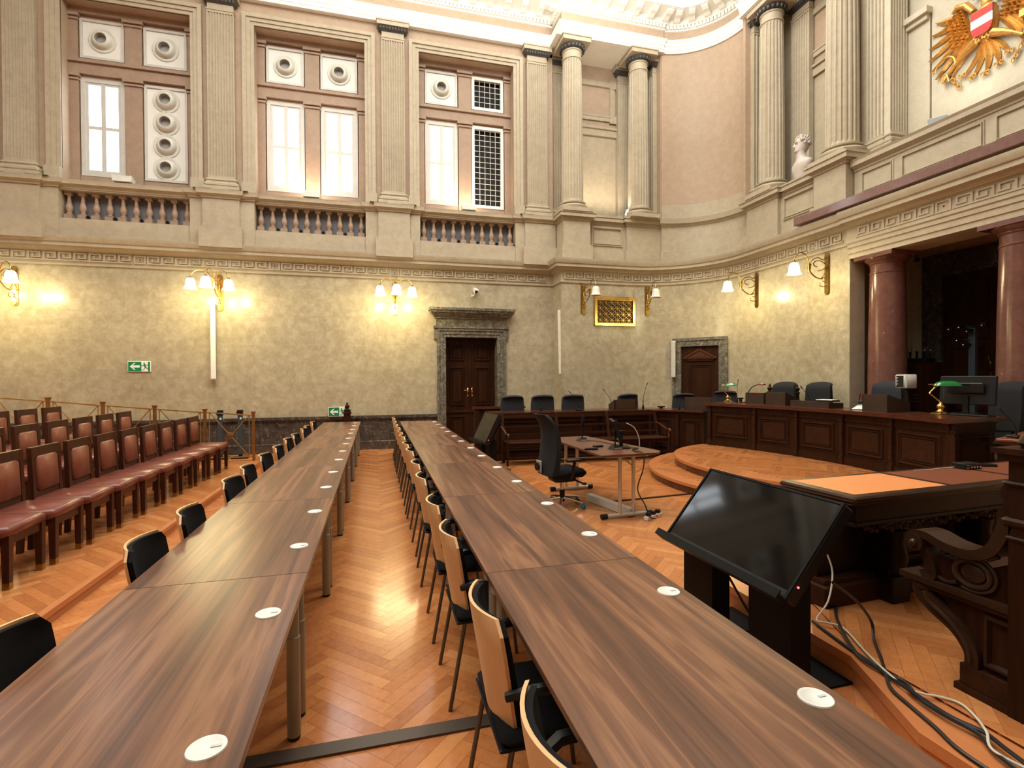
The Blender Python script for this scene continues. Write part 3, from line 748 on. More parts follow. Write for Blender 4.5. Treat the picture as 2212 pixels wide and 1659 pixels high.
# windows, panels and grilles
def window(n, x0, x1, z0, z1):
    t = structe('window_%d' % n, ((x0+x1)/2, W+.36, z0)); hw = (x1-x0)/2; h = z1-z0; f = .085
    m = MB()
    rframe(m, -hw, hw, 0, h, f, -.02, .06); rframe(m, -hw+f, hw-f, f, h-f, .05, .0, .05)
    part('window_frame', m, 'frame_paint', t)
    part('mullion', MB().box(-.042, .042, -.005, .05, f, h-f), 'frame_paint', t)
    part('transom', MB().box(-hw+f+.05, hw-f-.05, .002, .048, h*.5-.035, h*.5+.035), 'frame_paint', t)
    for s in (-1, 1):
        for q in (0, 1):
            a, b_ = sorted((s*.035, s*(hw-f-.05))); c_, d_ = ((f+.06, h*.5-.03), (h*.5+.03, h-f-.06))[q]
            part('pane', MB().box(a, b_, .03, .04, c_, d_), 'window_glow', t)
    return t
def holed(m, x0, x1, z0, z1, cx, cz, r, y, n=24):
    vs = []; fs = []
    hx, hz = (x1-x0)/2, (z1-z0)/2
    for i in range(n):
        a = 2*pi*(i+.5)/n; vs.append((cx+r*cos(a), y, cz+r*sin(a)))
    for i in range(n):
        a = 2*pi*(i+.5)/n; k = min(hx/max(1e-6, abs(cos(a))), hz/max(1e-6, abs(sin(a)))); vs.append(((x0+x1)/2+k*cos(a), y, (z0+z1)/2+k*sin(a)))
    for i in range(n): j = (i+1) % n; fs.append((i, j, n+j, n+i))
    m.add(vs, fs)
    cr = [(x0, y, z0), (x1, y, z0), (x1, y, z1), (x0, y, z1)]
    for c in cr:
        near = sorted(range(n), key=lambda i: (Vector(vs[n+i])-Vector(c)).length)[:2]; m.add([vs[n+near[0]], vs[n+near[1]], c], [(0, 1, 2)])
def vent(x0, x1, z0, z1, n, label):
    t = thing('vent_panel', label, 'air vent', ((x0+x1)/2, W+.36, z0), 0, 'white ventilation panels in the window openings'); hw = (x1-x0)/2; h = z1-z0
    m = MB()
    rframe(m, -hw, hw, 0, h, .05, -.03, .06)
    part('panel_frame', m, 'frame_paint', t)
    m = MB(); step = (h-.1)/n
    for k in range(n):
        cz = .05+step*(k+.5); holed(m, -hw+.05, hw-.05, .05+step*k, .05+step*(k+1), 0, cz, .215, 0)
    part('panel_board', m, 'panel_white', t)
    for k in range(n):
        cz = .05+step*(k+.5); m = MB()
        m.lathe([(.26, .0), (.26, -.012), (.25, -.022), (.215, -.022), (.200, -.012), (.192, -.03), (.185, -.06), (.170, -.09), (.148, -.11), (.120, -.122), (.110, -.115)], (0, 0, cz), 32, 'y', cap=False)
        nz = part('nozzle', m, 'nozzle', t, True)
        m = MB(); m.lathe([(.111, -.117), (.108, -.0), (0, -.0)], (0, 0, cz), 24, 'y', cap=False); part('nozzle_throat', m, 'throat_grey', nz, True)
def grille(n, x0, x1, z0, z1, nx, nz):
    t = structe('window_%d' % n, ((x0+x1)/2, W+.36, z0)); hw = (x1-x0)/2; h = z1-z0
    m = MB()
    rframe(m, -hw, hw, 0, h, .075, -.03, .06)
    part('window_frame', m, 'panel_white', t)
    part('dark_pane', MB().box(-hw+.05, hw-.05, .12, .125, .05, h-.05), 'black_void', t)
    for k in range(1, nx):
        x = -hw+.075+(2*hw-.15)*k/nx; part('grille_wire', MB().box(x-.005, x+.005, .0, .010, .07, h-.07), 'wire_white', t)
    for k in range(1, nz):
        z = .075+(h-.15)*k/nz; part('grille_wire', MB().box(-hw+.07, hw-.07, -.008, .002, z-.005, z+.005), 'wire_white', t)
XL, XR = (-1.0, -.19), (.17, 1.0)
b1, b2, b3 = BAYS[1:]
lw = (6.0, 8.07); up = (8.48, 9.31)
vent(b1+XL[0], b1+XL[1], *up, 1, 'square white vent panel above the window beside the four-nozzle panel')
vent(b1+XR[0], b1+XR[1], *up, 1, 'square white vent panel directly above the tall four-nozzle panel')
window(1, b1+XL[0], b1+XL[1], *lw)
vent(b1+XR[0], b1+XR[1], *lw, 4, 'tall white vent panel with four round nozzles in a column')
vent(b2+XL[0], b2+XL[1], *up, 1, 'square white vent panel in the middle bay, away from the wire grilles')
vent(b2+XR[0], b2+XR[1], *up, 1, 'square white vent panel in the middle bay, nearer the wire grilles')
window(2, b2+XL[0], b2+XL[1], *lw); window(3, b2+XR[0], b2+XR[1], *lw)
vent(b3+XL[0], b3+XL[1], *up, 1, 'square white vent panel next to the small black wire grille')
window(4, b3+XL[0], b3+XL[1], *lw)
grille(5, b3+XR[0], b3+XR[1], *up, 5, 5); grille(6, b3+XR[0], b3+XR[1], *lw, 5, 14)
window(7, BAYS[0]+XL[0], BAYS[0]+XL[1], *lw); window(8, BAYS[0]+XR[0], BAYS[0]+XR[1], *lw)
m = MB(); m.box(-12, 4.4, W+.50, W+.56, 4.6, 10.5); struct('wall_north_back', m, 'black_void')
# floodlights on the sills
def flood(loc, lit, label, rz=0, silver=False, power=22, wd=.17):
    t = thing('floodlight', label, 'floodlight', loc, rz, 'uplights on the gallery sill')
    m = MB(); m.add([(-wd, -.11, .03), (wd, -.11, .03), (wd, .09, .03), (-wd, .09, .03), (-wd-.01, -.10, .15), (wd+.01, -.10, .15), (wd+.01, .07, .11), (-wd-.01, .07, .11)],
                    [(0, 3, 2, 1), (0, 1, 5, 4), (1, 2, 6, 5), (2, 3, 7, 6), (3, 0, 4, 7), (4, 5, 6, 7)])
    part('housing', m, 'nozzle' if not silver else 'silver_face', t)
    m = MB()
    for k in range(6): x = -wd+.03+(2*wd-.06)*k/5; m.box(x-.006, x+.006, -.09, .07, .10, .165)
    if not lit: part('cooling_fin', m, 'nozzle' if not silver else 'alu', t)
    part('bracket', MB().box(-wd-.02, wd+.02, -.02, .02, 0, .03), 'alu', t)
    m = MB(); m.add([(-wd, -.09, .155), (wd, -.09, .155), (wd, .06, .118), (-wd, .06, .118)], [(0, 1, 2, 3)])
    if lit:
        part('lens', m, 'flood_lens', t)
        lo = light('floodlight_lamp', 'AREA', (0, 0, .17), power*.55, (1.0, .74, .50), wd*2, .12); lo.rotation_euler = (pi-.35, 0, 0); lo.parent = t
flood((b1-.05, W-.10, 5.73), False, 'unlit ribbed white floodlight on the sill beside the four-nozzle panel')
flood((b2-.0, W-.10, 5.73), True, 'lit floodlight on the sill between the two bright windows')
flood((b3+.0, W-.10, 5.73), True, 'lit floodlight on the sill beside the tall wire grille')
# ================================================================ gallery bays beside the apse
def bay(tf, mirror, names):
    # tf maps (s, d) -> plan point; s along the bay, d depth behind the lower wall face
    def blk(mm, s0, s1, d0, d1, z0, z1):
        c = [tf(s0, d0), tf(s1, d0), tf(s1, d1), tf(s0, d1)]
        mm.add([(*p, z0) for p in c]+[(*p, z1) for p in c], [(0, 3, 2, 1), (4, 5, 6, 7), (0, 1, 5, 4), (1, 2, 6, 5), (2, 3, 7, 6), (3, 0, 4, 7)])
    m = MB()
    def ped(s0, s1, d):
        blk(m, s0-.05, s1+.05, d-.05, .9, 4.5, 4.93); blk(m, s0, s1, d, .9, 4.93, 5.56)
        for k, (o, z0, z1) in enumerate(((.025, 5.54, 5.58), (.05, 5.58, 5.61), (.11, 5.61, 5.70), (.13, 5.70, 5.735))): blk(m, s0-o, s1+o, d-o, .9, z0, z1)
    ped(4.47, 5.17, -.12); ped(6.25, 7.2, .02)
    blk(m, 5.1, 6.3, .07, .9, 4.5, 4.93)
    blk(m, 5.1, 6.3, .10, .9, 4.93, 5.56)
    for o, z0, z1 in ((.02, 5.54, 5.58), (.04, 5.58, 5.61), (.10, 5.61, 5.70), (.12, 5.70, 5.735)): blk(m, 5.1, 6.3, .10-o, .9, z0, z1)
    root = struct(names[0], m, 'stone_beige')
    m = MB(); P = lambda u, d, z: (*tf(u, .10-d), z)
    panel(m, 5.30, 6.16, 5.0, 5.5, P, .03, .05); panel(m, 5.34, 6.12, 5.04, 5.46, P, .045, .02)
    part('parapet_panel', m, 'stone_beige', root)
    m = MB(); blk(m, 4.3, 7.2, .85, .95, 5.7, 8.15); blk(m, 6.6, 7.3, .82, .86, 5.7, 10.0); root = struct(names[1], m, 'stone_beige')
    m = MB(); blk(m, 4.3, 7.3, .85, .95, 8.15, 10.6); blk(m, 7.18, 7.26, -.03, .9, 5.73, 10.6); part('upper_facing', m, 'stone_rose', root)
    m = MB(); P = lambda u, d, z: (*tf(u, .85-d), z)
    panel(m, 5.02, 6.32, 8.55, 9.62, P, .04, .12); panel(m, 5.12, 6.22, 8.65, 9.52, P, .055, .06)
    for s0 in (4.98, 6.16):
        for z0 in (8.52, 9.45): blk(m, s0, s0+.20, .80, .86, z0, z0+.20)
    part('framed_panel', m, 'stone_beige', root)
    m = MB(); blk(m, 5.0, 6.4, .80, .86, 8.15, 8.33); blk(m, 5.0, 6.4, .76, .86, 8.33, 8.38); part('string_course', m, 'stone_beige', root)
    m = MB(); blk(m, 4.3, 7.25, -.15, .95, 10.004, 10.05); part('soffit', m, 'plaster', root)
    return root
N = lambda s, d: (s, 11.9+d)
E_ = lambda s, d: (8.4+d, s+2.97)
bay(N, False, ('trim_30', 'trim_31')); bay(E_, True, ('trim_32', 'trim_33'))
g = 'fluted pilasters behind the round columns'
for (x, y), rz, wd, l in (((4.55, 12.72), 0, .42, 'fluted pilaster half hidden behind the corner round column'), ((6.55, 12.72), 0, .40, 'fluted pilaster just behind the round column beside the curved wall, facing the room'),
                       ((7.18, 12.35), -pi/2, .62, 'dark side-facing fluted pilaster squeezed between round column and smooth curved wall'),
                       ((8.82, 10.16), 0, .62, 'dark side-facing fluted pilaster at the far edge of the curved wall, before the column'),
                       ((9.22, 9.32), -pi/2, .50, 'dark fluted pilaster between the third round column and the bust'),
                       ((9.05, 7.52), -pi/2, .52, 'fluted pilaster behind the thick column by the crest niche')):
    t = thing('pilaster', l, 'pilaster', (x, y, 5.73), rz, g); pil_parts(t, wd, CH, .12, 7)
# curved wall between the bays
C2 = (7.05, 10.3)
def arc2(R, n=20): return [(7.19, 12.4), (7.2, C2[1]+R)] + arcpts(C2, R, pi/2-.1, .0, n)[1:-1] + [(C2[0]+R, 10.17), (9.0, 10.16)]
m = MB(); m.sweep(arc2(1.53), [(.05, 4.5), (.05, 4.93), (0, 4.95), (0, 5.55), (.03, 5.57), (.045, 5.60), (.10, 5.62), (.11, 5.69), (.12, 5.735), (0, 5.74), (0, 6.12)]); cw = struct('wall_curved_gallery', m, 'stone_beige', 25)
m = MB(); m.sweep(arc2(1.54), [(0, 6.12), (0, 10.6)]); part('upper_facing', m, 'stone_rose', cw, 35)
# main entablature
EN = [(-12.2, W-.13), (4.42, W-.13), (4.42, 11.74), (7.2, 11.74)] + arcpts(C2, 1.50, pi/2-.1, .0, 20) + [(8.55, 10.17), (8.24, 10.165), (8.24, 3.0)]
m = MB(); m.sweep(EN, [(-.12, 10.001), (0, 10.0), (0, 10.07), (.015, 10.075), (.015, 10.16), (.03, 10.165), (.03, 10.23), (.05, 10.25), (.075, 10.29), (.075, 10.31), (.0, 10.315)])
ent = struct('trim_40', m, 'plaster', 25)
m = MB(); m.sweep(EN, [(0, 10.31), (0, 10.56)]); part('frieze', m, 'stone_rose', ent, 35)
m = MB(); m.sweep(EN, [(0, 10.54), (.03, 10.55), (.03, 10.58), (.02, 10.58), (.02, 10.66), (.08, 10.67), (.10, 10.70), (.10, 10.80), (.52, 10.81), (.52, 10.90), (.56, 10.93), (.62, 11.02), (.62, 11.05), (.1, 11.06), (.1, 11.25), (.12, 11.27), (.5, 11.6), (.9, 11.75), (.9, 11.78), (1.3, 11.80)])
part('cornice', m, 'plaster', ent, 25)
def along(path, step, fn, lo=0, hi=1e9):
    P = [Vector(p) for p in path]; s = step/2
    for i in range(len(P)-1):
        t = (P[i+1]-P[i]); L = t.length; t = t/L if L > 0 else t
        q = s
        while q < L:
            fn(P[i]+t*q, t); q += step
        s = q-L
VIS = EN[1:]; VIS = [(-2.5, W-.13)]+VIS
m = MB()
def dent(p, t):
    n = Vector((t.y, -t.x)); M = Matrix.Translation((p.x+n.x*.05, p.y+n.y*.05, 10.62)) @ Matrix.Rotation(atan2(t.y, t.x), 4, 'Z'); m.M = M; m.box(-.03, .03, -.035, .035, -.04, .045)
along(VIS, .095, dent); m.M = None; part('dentil', m, 'plaster', ent, stuff=True)
mod = MB(); mod.prism([(0, .0), (0, -.11), (.07, -.12), (.16, -.08), (.26, -.075), (.34, -.04), (.36, 0)], -.075, .075, 'x'); mod.box(-.09, .09, 0, .38, -.012, .0)
mod_me = mod.mesh('modillion', 'plaster')
def modp(p, t):
    n = Vector((t.y, -t.x)); a = atan2(n.y, n.x)-pi/2
    link('modillion', mod_me, ent, (p.x+n.x*.10, p.y+n.y*.10, 10.81), a)
along(VIS, .42, modp)
# ceiling
m = MB(); m.box(-12.4, 10.5, -5.2, 13, 12.1, 12.3); cl = struct('ceiling', m, 'plaster')
m = MB()
for x in (-6, -2.6, .8, 4.2): m.box(x, x+.25, -5, 12.4, 11.95, 12.1)
for y in (-2, 2, 6, 10): m.box(-12, 8, y, y+.25, 11.95, 12.1)
part('ceiling_rib', m, 'plaster', cl)
# ---------------------------------------------------------------- portico parapet and crest wall
m = MB(); m.box(8.42, 8.9, 3.9, 7.42, 4.5, 4.93); m.box(8.46, 8.9, 3.9, 7.42, 4.93, 5.42)
m.sweep([(8.46, 7.42), (8.46, 3.9)], [(0, 5.36), (.02, 5.37), (.02, 5.40), (.04, 5.42), (.10, 5.45), (.10, 5.52), (.12, 5.56), (-.4, 5.56)])
pp = struct('trim_41', m, 'stone_beige', 25)
for y1, y0 in ((7.28, 6.68), (6.56, 5.35), (5.23, 4.4)):
    m = MB(); P = lambda u, d, z: (8.46-d, u, z)
    panel(m, y0, y1, 4.93, 5.32, P, .02, .03); panel(m, y0+.025, y1-.025, 4.955, 5.295, P, .035, .02); m.box(8.455, 8.47, y0+.05, y1-.05, 4.97, 5.28)
    part('parapet_panel', m, 'stone_beige', pp)
m = MB(); m.box(8.95, 9.25, 7.16, 7.62, 5.5, 10.2); m.box(9.4, 9.6, 3.0, 8.0, 5.5, 10.6); m.box(9.34, 9.6, 6.75, 7.2, 5.5, 7.95); struct('wall_crest_niche', m, 'stone_spotlit')
t = thing('pilaster', 'pale spotlit fluted pilaster facing the crest niche beside the thick column', 'pilaster', (9.12, 7.20, 5.73), 0, g); pil_parts(t, .40, CH, .08, 6, True, 'stone_spotlit')
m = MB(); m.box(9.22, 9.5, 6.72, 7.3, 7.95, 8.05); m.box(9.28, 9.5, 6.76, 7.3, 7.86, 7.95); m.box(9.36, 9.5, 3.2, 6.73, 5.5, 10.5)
struct('trim_42', m, 'stone_spotlit')
# glossy stone bar lying on the ledge of the portico
m = MB(); m.rbox(7.97, 8.14, 3.2, 8.32, 4.615, 4.775, .012); bar_ = m.mesh('ledge_bar', 'marble_bar', 30)
tag(link('ledge_bar', bar_), 'long glossy reddish stone bar lying along the portico ledge', 'bar')
flood((8.62, 6.10, 5.56), False, 'silver spotlight box on the parapet in front of the crest niche', -pi/2+.5, True, wd=.11)
# small lit uplights at the feet of the round columns
def uplight(loc, label, tgt):
    t = thing('uplight', label, 'spotlight', loc, 0, 'small uplights beside the round columns')
    part('lamp_body', MB().lathe([(.05, 0), (.06, .02), (.06, .10), (.05, .12)], n=14), 'alu', t, True)
    m = MB(); m.sphere((0, 0, .14), .045, 10); part('bulb', m, 'flood_lens', t, True)
    l = light('uplight_lamp', 'SPOT', (0, 0, .2), 60, (1, .84, .6), target=None, spot=120, rad=.04); l.parent = t
    l.rotation_euler = (Vector(tgt)-Vector(loc)).to_track_quat('-Z', 'Y').to_euler()
uplight((5.22, 12.12, 5.74), 'small lit uplight peeping out beside the foot of the corner round column', (5.9, 12.8, 8.0))
uplight((6.30, 12.02, 5.74), 'small lit uplight washing the foot of the round column near the curved wall', (6.1, 12.7, 7.6))
# portico columns of red marble
def red_col(y, label):
    t = thing('marble_column', label, 'column', (8.62, y, .30), 0, 'polished red marble portico columns'); h = 3.47; r = .285
    m = MB(); m.box(-r-.1, r+.1, -r-.1, r+.1, 0, .12); m.lathe([(r+.09, .12), (r+.10, .16), (r+.09, .20), (r+.03, .22), (r, .24)], n=36); part('base', m, 'marble_red', t, 35)
    m = MB(); m.lathe([(r, .24), (r, 1.2), (r*.97, 2.1), (r*.9, h-.36), (r*.9, h-.34), (r*.93, h-.33), (r*.93, h-.31), (r*.89, h-.30), (r*.89, h-.18)], n=40); part('shaft', m, 'marble_red', t, 35)
    m = MB(); m.lathe([(r*.89, h-.18), (r*.95, h-.16), (r*.95, h-.145), (r*1.15, h-.09), (r*1.17, h-.07)], n=40); part('echinus', m, 'marble_red', t, 35)
    q = r*1.22; part('abacus', MB().box(-q, q, -q, q, h-.07, h), 'marble_red', t)
red_col(6.92, 'polished red marble column beside the dark doorway recess, next to the curved wall'); red_col(4.98, 'polished red marble column at the photo edge behind the black chair')
# ================================================================ wall lamps
def scroll(c, r, a0, a1, n=14, end=.35, plane='yz'):
    out = []
    for i in range(n+1):
        t = i/n; a = a0+(a1-a0)*t; q = r*(1-(1-end)*t)
        out.append((c[0], c[1]+q*cos(a), c[2]+q*sin(a)))
    return out
def shade_mesh(lit):
    m = MB(); m.lathe([(.018, .095), (.05, .088), (.078, .055), (.088, .01), (.094, -.05), (.108, -.10), (.128, -.125), (.122, -.122), (.10, -.09), (.085, -.04), (.08, .01), (.07, .05), (.02, .08)], n=24, cap=False)
    return m.mesh('shade', 'shade_lit' if lit else 'off_white_shade', True)
SH = {True: shade_mesh(True), False: shade_mesh(False)}
def sconce(loc, rz, label, arms, lit=True, brass='brass', energy=30):
    t = thing('wall_sconce', label, 'wall lamp', loc, rz, 'brass wall lamps with bell shades')
    # back plate with rounded ends; z=0 at its centre
    P = [(.06*cos(a), .34+.06*sin(a)) for a in [pi*k/8 for k in range(9)]]+[(.06*cos(a), -.34+.06*sin(a)) for a in [pi+pi*k/8 for k in range(9)]]
    m = MB(); m.prism(P, -.022, 0, 'y'); m.prism([(x*.72, z*.96) for x, z in P], -.034, -.02, 'y'); part('back_plate', m, brass, t)
    k = 1.75
    Y = lambda pts: [(x, y*k, z) for x, y, z in pts]
    m = MB(); m.tube(Y(scroll((0, -.135, .16), .115, -pi*.5, pi*1.45, 22)), .010); m.tube(Y(crom([(0, -.02, .31), (0, -.07, .26), (0, -.13, .29), (0, -.20, .25), (0, -.245, .16), (0, -.25, .10)])), .011)
    m.tube(Y(crom([(0, -.25, .12), (0, -.235, .02), (0, -.17, -.07), (0, -.10, -.10), (0, -.05, -.07)])), .012); m.tube(Y(scroll((0, -.075, -.20), .060, pi*.5, -pi*1.2, 18, end=.6)), .009)
    m.tube(Y(crom([(0, -.02, .14), (0, -.04, .03), (0, -.085, -.09)])), .008); m.sphere((0, -.085*k, -.09), .026, 8)
    part('scrollwork', m, brass, t, True)
    m = MB(); m.lathe([(.013, .02), (.03, .07), (.036, .14), (.045, .16), (.03, .165)], (0, -.25*k, 0), 12); part('arm_socket', m, brass, t, True)
    for ex, ey in arms:
        zt = .14; top = .33; b0 = Vector((0, -.25*k, .16)); E = Vector((ex, ey, 0))
        q = lambda f, z: (ex*f, b0.y+(ey-b0.y)*f, z)
        m = MB(); m.tube(crom([tuple(b0), q(.08, .25), q(.30, top+.01), q(.60, top+.035), q(.88, top-.03), q(1, zt+.07)], 6), .010); m.lathe([(.008, .085), (.03, .075), (.034, .05), (.02, .045)], (ex, ey, zt-.02), 12)
        ar = part('lamp_arm', m, brass, t, True)
        link('shade', SH[lit], ar, (ex, ey, zt-.06))
        if lit:
            b = light('sconce_bulb', 'POINT', (ex, ey, zt-.25), energy, (1.0, .82, .40), rad=.07); b.parent = t
tri = [(-.35, -.74), (0, -1.0), (.35, -.74)]
sconce((-6.98, W, 3.56), 0, 'three-armed brass wall lamp cut by the photo edge above the red chairs', tri)
sconce((-3.28, W, 3.56), 0, 'three-armed brass wall lamp above the tall white column speaker', tri)
sconce((.46, W, 3.56), 0, 'three-armed brass wall lamp closest to the stone-framed door', tri)
one_ = [(0, -.78)]
sconce((5.02, 11.9, 3.64), 0, 'unlit single brass wall lamp beside the brass vent grille, nearer the corner', one_, False, 'brass_old')
def onarc(a): return (6.27+2*cos(a), 9.9+2*sin(a))
p = onarc(radians(75.5)); sconce((p[0], p[1], 3.64), radians(75.5)-pi/2, 'unlit single brass wall lamp between the vent grille and the small pedimented door', one_, False, 'brass_old')
sconce((8.29, 9.67, 3.60), -pi/2, 'lit single brass wall lamp beyond the small pedimented door', one_, True, 'brass_old', 46)
sconce((8.29, 7.82, 3.60), -pi/2, 'lit single brass wall lamp next to the red marble column', one_, True, 'brass_old', 46)
# ---------------------------------------------------------------- brass vent grille
t = thing('brass_vent_grille', 'square brass vent grille with a lattice of stars, between the two unlit lamps', 'air vent', (5.88, 11.9, 3.34), 0)
m = MB(); P = lambda u, d, z: (u, -d, z); panel(m, -.57, .57, -.38, .38, P, .06, .09); m.box(-.49, .49, -.04, 0, .27, .30)
part('frame', m, 'brass', t)
part('dark_backing', MB().box(-.49, .49, -.006, -.002, -.31, .31), 'black_void', t)
m = MB(); nx, nz = 6, 4; cwid, ch = .96/nx, .60/nz
for i in range(nx):
    for k in range(nz):
        cx, cz = -.48+cwid*(i+.5), -.30+ch*(k+.5)
        for a in (0, pi/4, pi/2, 3*pi/4):
            L = cwid*.5*(1.35 if a in (pi/4, 3*pi/4) else 1); m.bar((cx-L*cos(a), -.02, cz-L*sin(a)), (cx+L*cos(a), -.02, cz+L*sin(a)), .006, .006)
        rr_ = cwid*.42; pts = [(cx+rr_*cos(2*pi*q/12), -.026, cz+rr_*sin(2*pi*q/12)) for q in range(13)]; m.tube(pts, .0045, 4, False)
part('star_lattice', m, 'brass_old', t, stuff=True)
# ---------------------------------------------------------------- column speakers
def speaker(loc, rz, h, label, tilt=0):
    t = thing('column_speaker', label, 'loudspeaker', loc, rz, 'slim white column loudspeakers')
    M = Matrix.Rotation(tilt, 4, 'X')
    m = MB(M); m.rbox(-.05, .05, -.14, -.03, -h/2, h/2, .008); part('cabinet', m, 'speaker_white', t)
    m = MB(M); m.box(-.043, .043, -.144, -.139, -h/2+.02, h/2-.02); part('front_grille', m, 'grille_cloth' if h < 1.2 else 'speaker_white', t)
    m = MB(); m.bar((0.03, -.04, h*.48), (.09, 0, h*.48), .02, .02); m.tube([(.09, -.01, h*.48), (.10, -.005, h*.40), (.06, -.005, h*.33)], .006); m.bar((0, -.04, -h*.4), (0, 0, -h*.4), .03, .03); part('wall_bracket', m, 'white_plastic', t)
speaker((-3.43, W, 2.49), .25, 1.66, 'tall slim white column speaker under the second wall lamp', -.03)
speaker((4.45, 12.1, 2.55), .35, 1.60, 'tall slim white column speaker on the wall corner beside the vent grille', -.03)
p = onarc(radians(57)); speaker((p[0]-.02, p[1]-.05, 2.12), radians(57)-pi/2, .92, 'short pale column speaker at the side of the small pedimented door')
# ---------------------------------------------------------------- exit signs
def exit_sign(loc, w_, h_, label, rz=0):
    t = thing('exit_sign', label, 'sign', loc, rz, 'green emergency exit signs')
    part('plate', MB().rbox(-w_/2, w_/2, -.025, 0, -h_/2, h_/2, .005), 'sign_white', t)
    e = .012; x0, x1 = -w_/2+e, w_/2-e; xm = x0+(x1-x0)*.60; z0, z1 = -h_/2+e, h_/2-e
    part('green_field', MB().box(x0, xm, -.027, -.02, z0, z1).box(x1-(x1-x0)*.09, x1, -.027, -.02, z0, z1), 'sign_green', t)
    H = z1-z0; cx = (x0+xm)/2
    m = MB(); A = [(-.46, 0), (-.06, .36), (.08, .36), (-.16, .12), (.46, .12), (.46, -.12), (-.16, -.12), (.08, -.36), (-.06, -.36)]
    m.prism([(cx+a*H*1.0, b_*H) for a, b_ in A], -.030, -.026, 'y'); part('arrow', m, 'sign_white', t)
    m = MB(); q = (xm+x1-(x1-x0)*.09)/2
    def s(u, v): return (q+u*H, -.0275, v*H)
    m.lathe([(0, -.030), (.07*H, -.030), (.07*H, -.026)], (q-.04*H, 0, .33*H), 10, 'y')
    for a, b_, wd in (((-.02, .24), (.06, -.06), .13), ((.06, -.06), (.24, -.14), .08), ((.24, -.14), (.36, -.30), .07), ((.05, -.06), (-.04, -.28), .08), ((-.04, -.28), (-.22, -.40), .07), ((-.02, .2), (-.22, .08), .06), ((-.22, .08), (-.32, .16), .05), ((.0, .2), (.2, .12), .06), ((.2, .12), (.3, .22), .05)):
        m.bar(s(*a), s(*b_), wd*H, .004)
    part('running_figure', m, 'sign_green', t)
exit_sign((-4.83, W, 1.945), .425, .225, 'green exit sign with white arrow high on the wall between two lamps')
exit_sign((-.855, W-.08, .905), .40, .225, 'green exit sign with white arrow standing on the dark marble dado')
# ---------------------------------------------------------------- cctv
def cctv(loc, rz, label, mat='speaker_white'):
    t = thing('security_camera', label, 'camera', loc, rz)
    part('mount', MB().tube([(0, 0, -.10), (0, -.06, -.10), (0, -.10, -.03)], .015).lathe([(.04, 0), (.04, -.02)], (0, 0, -.10), 14, 'y'), mat, t, True)
    M = Matrix.Translation((0, -.12, .02)) @ Matrix.Rotation(.45, 4, 'X') @ Matrix.Rotation(-.5, 4, 'Z')
    part('body', MB(M).rbox(-.045, .045, -.16, .10, -.04, .04, .012), mat, t)
    part('sun_hood', MB(M).box(-.052, .052, -.19, .06, .04, .048), mat, t)
    part('lens', MB(M).lathe([(.035, -.16), (.035, -.18), (.0, -.18)], (0, 0, 0), 14, 'y'), 'black_gloss', t, True)
cctv((2.33, W, 3.80), .5, 'small white security camera on the wall above the stone door hood')
cctv((9.0, 6.70, 3.75), -1.2, 'black security camera hanging in the dark portico recess', 'black_plastic')
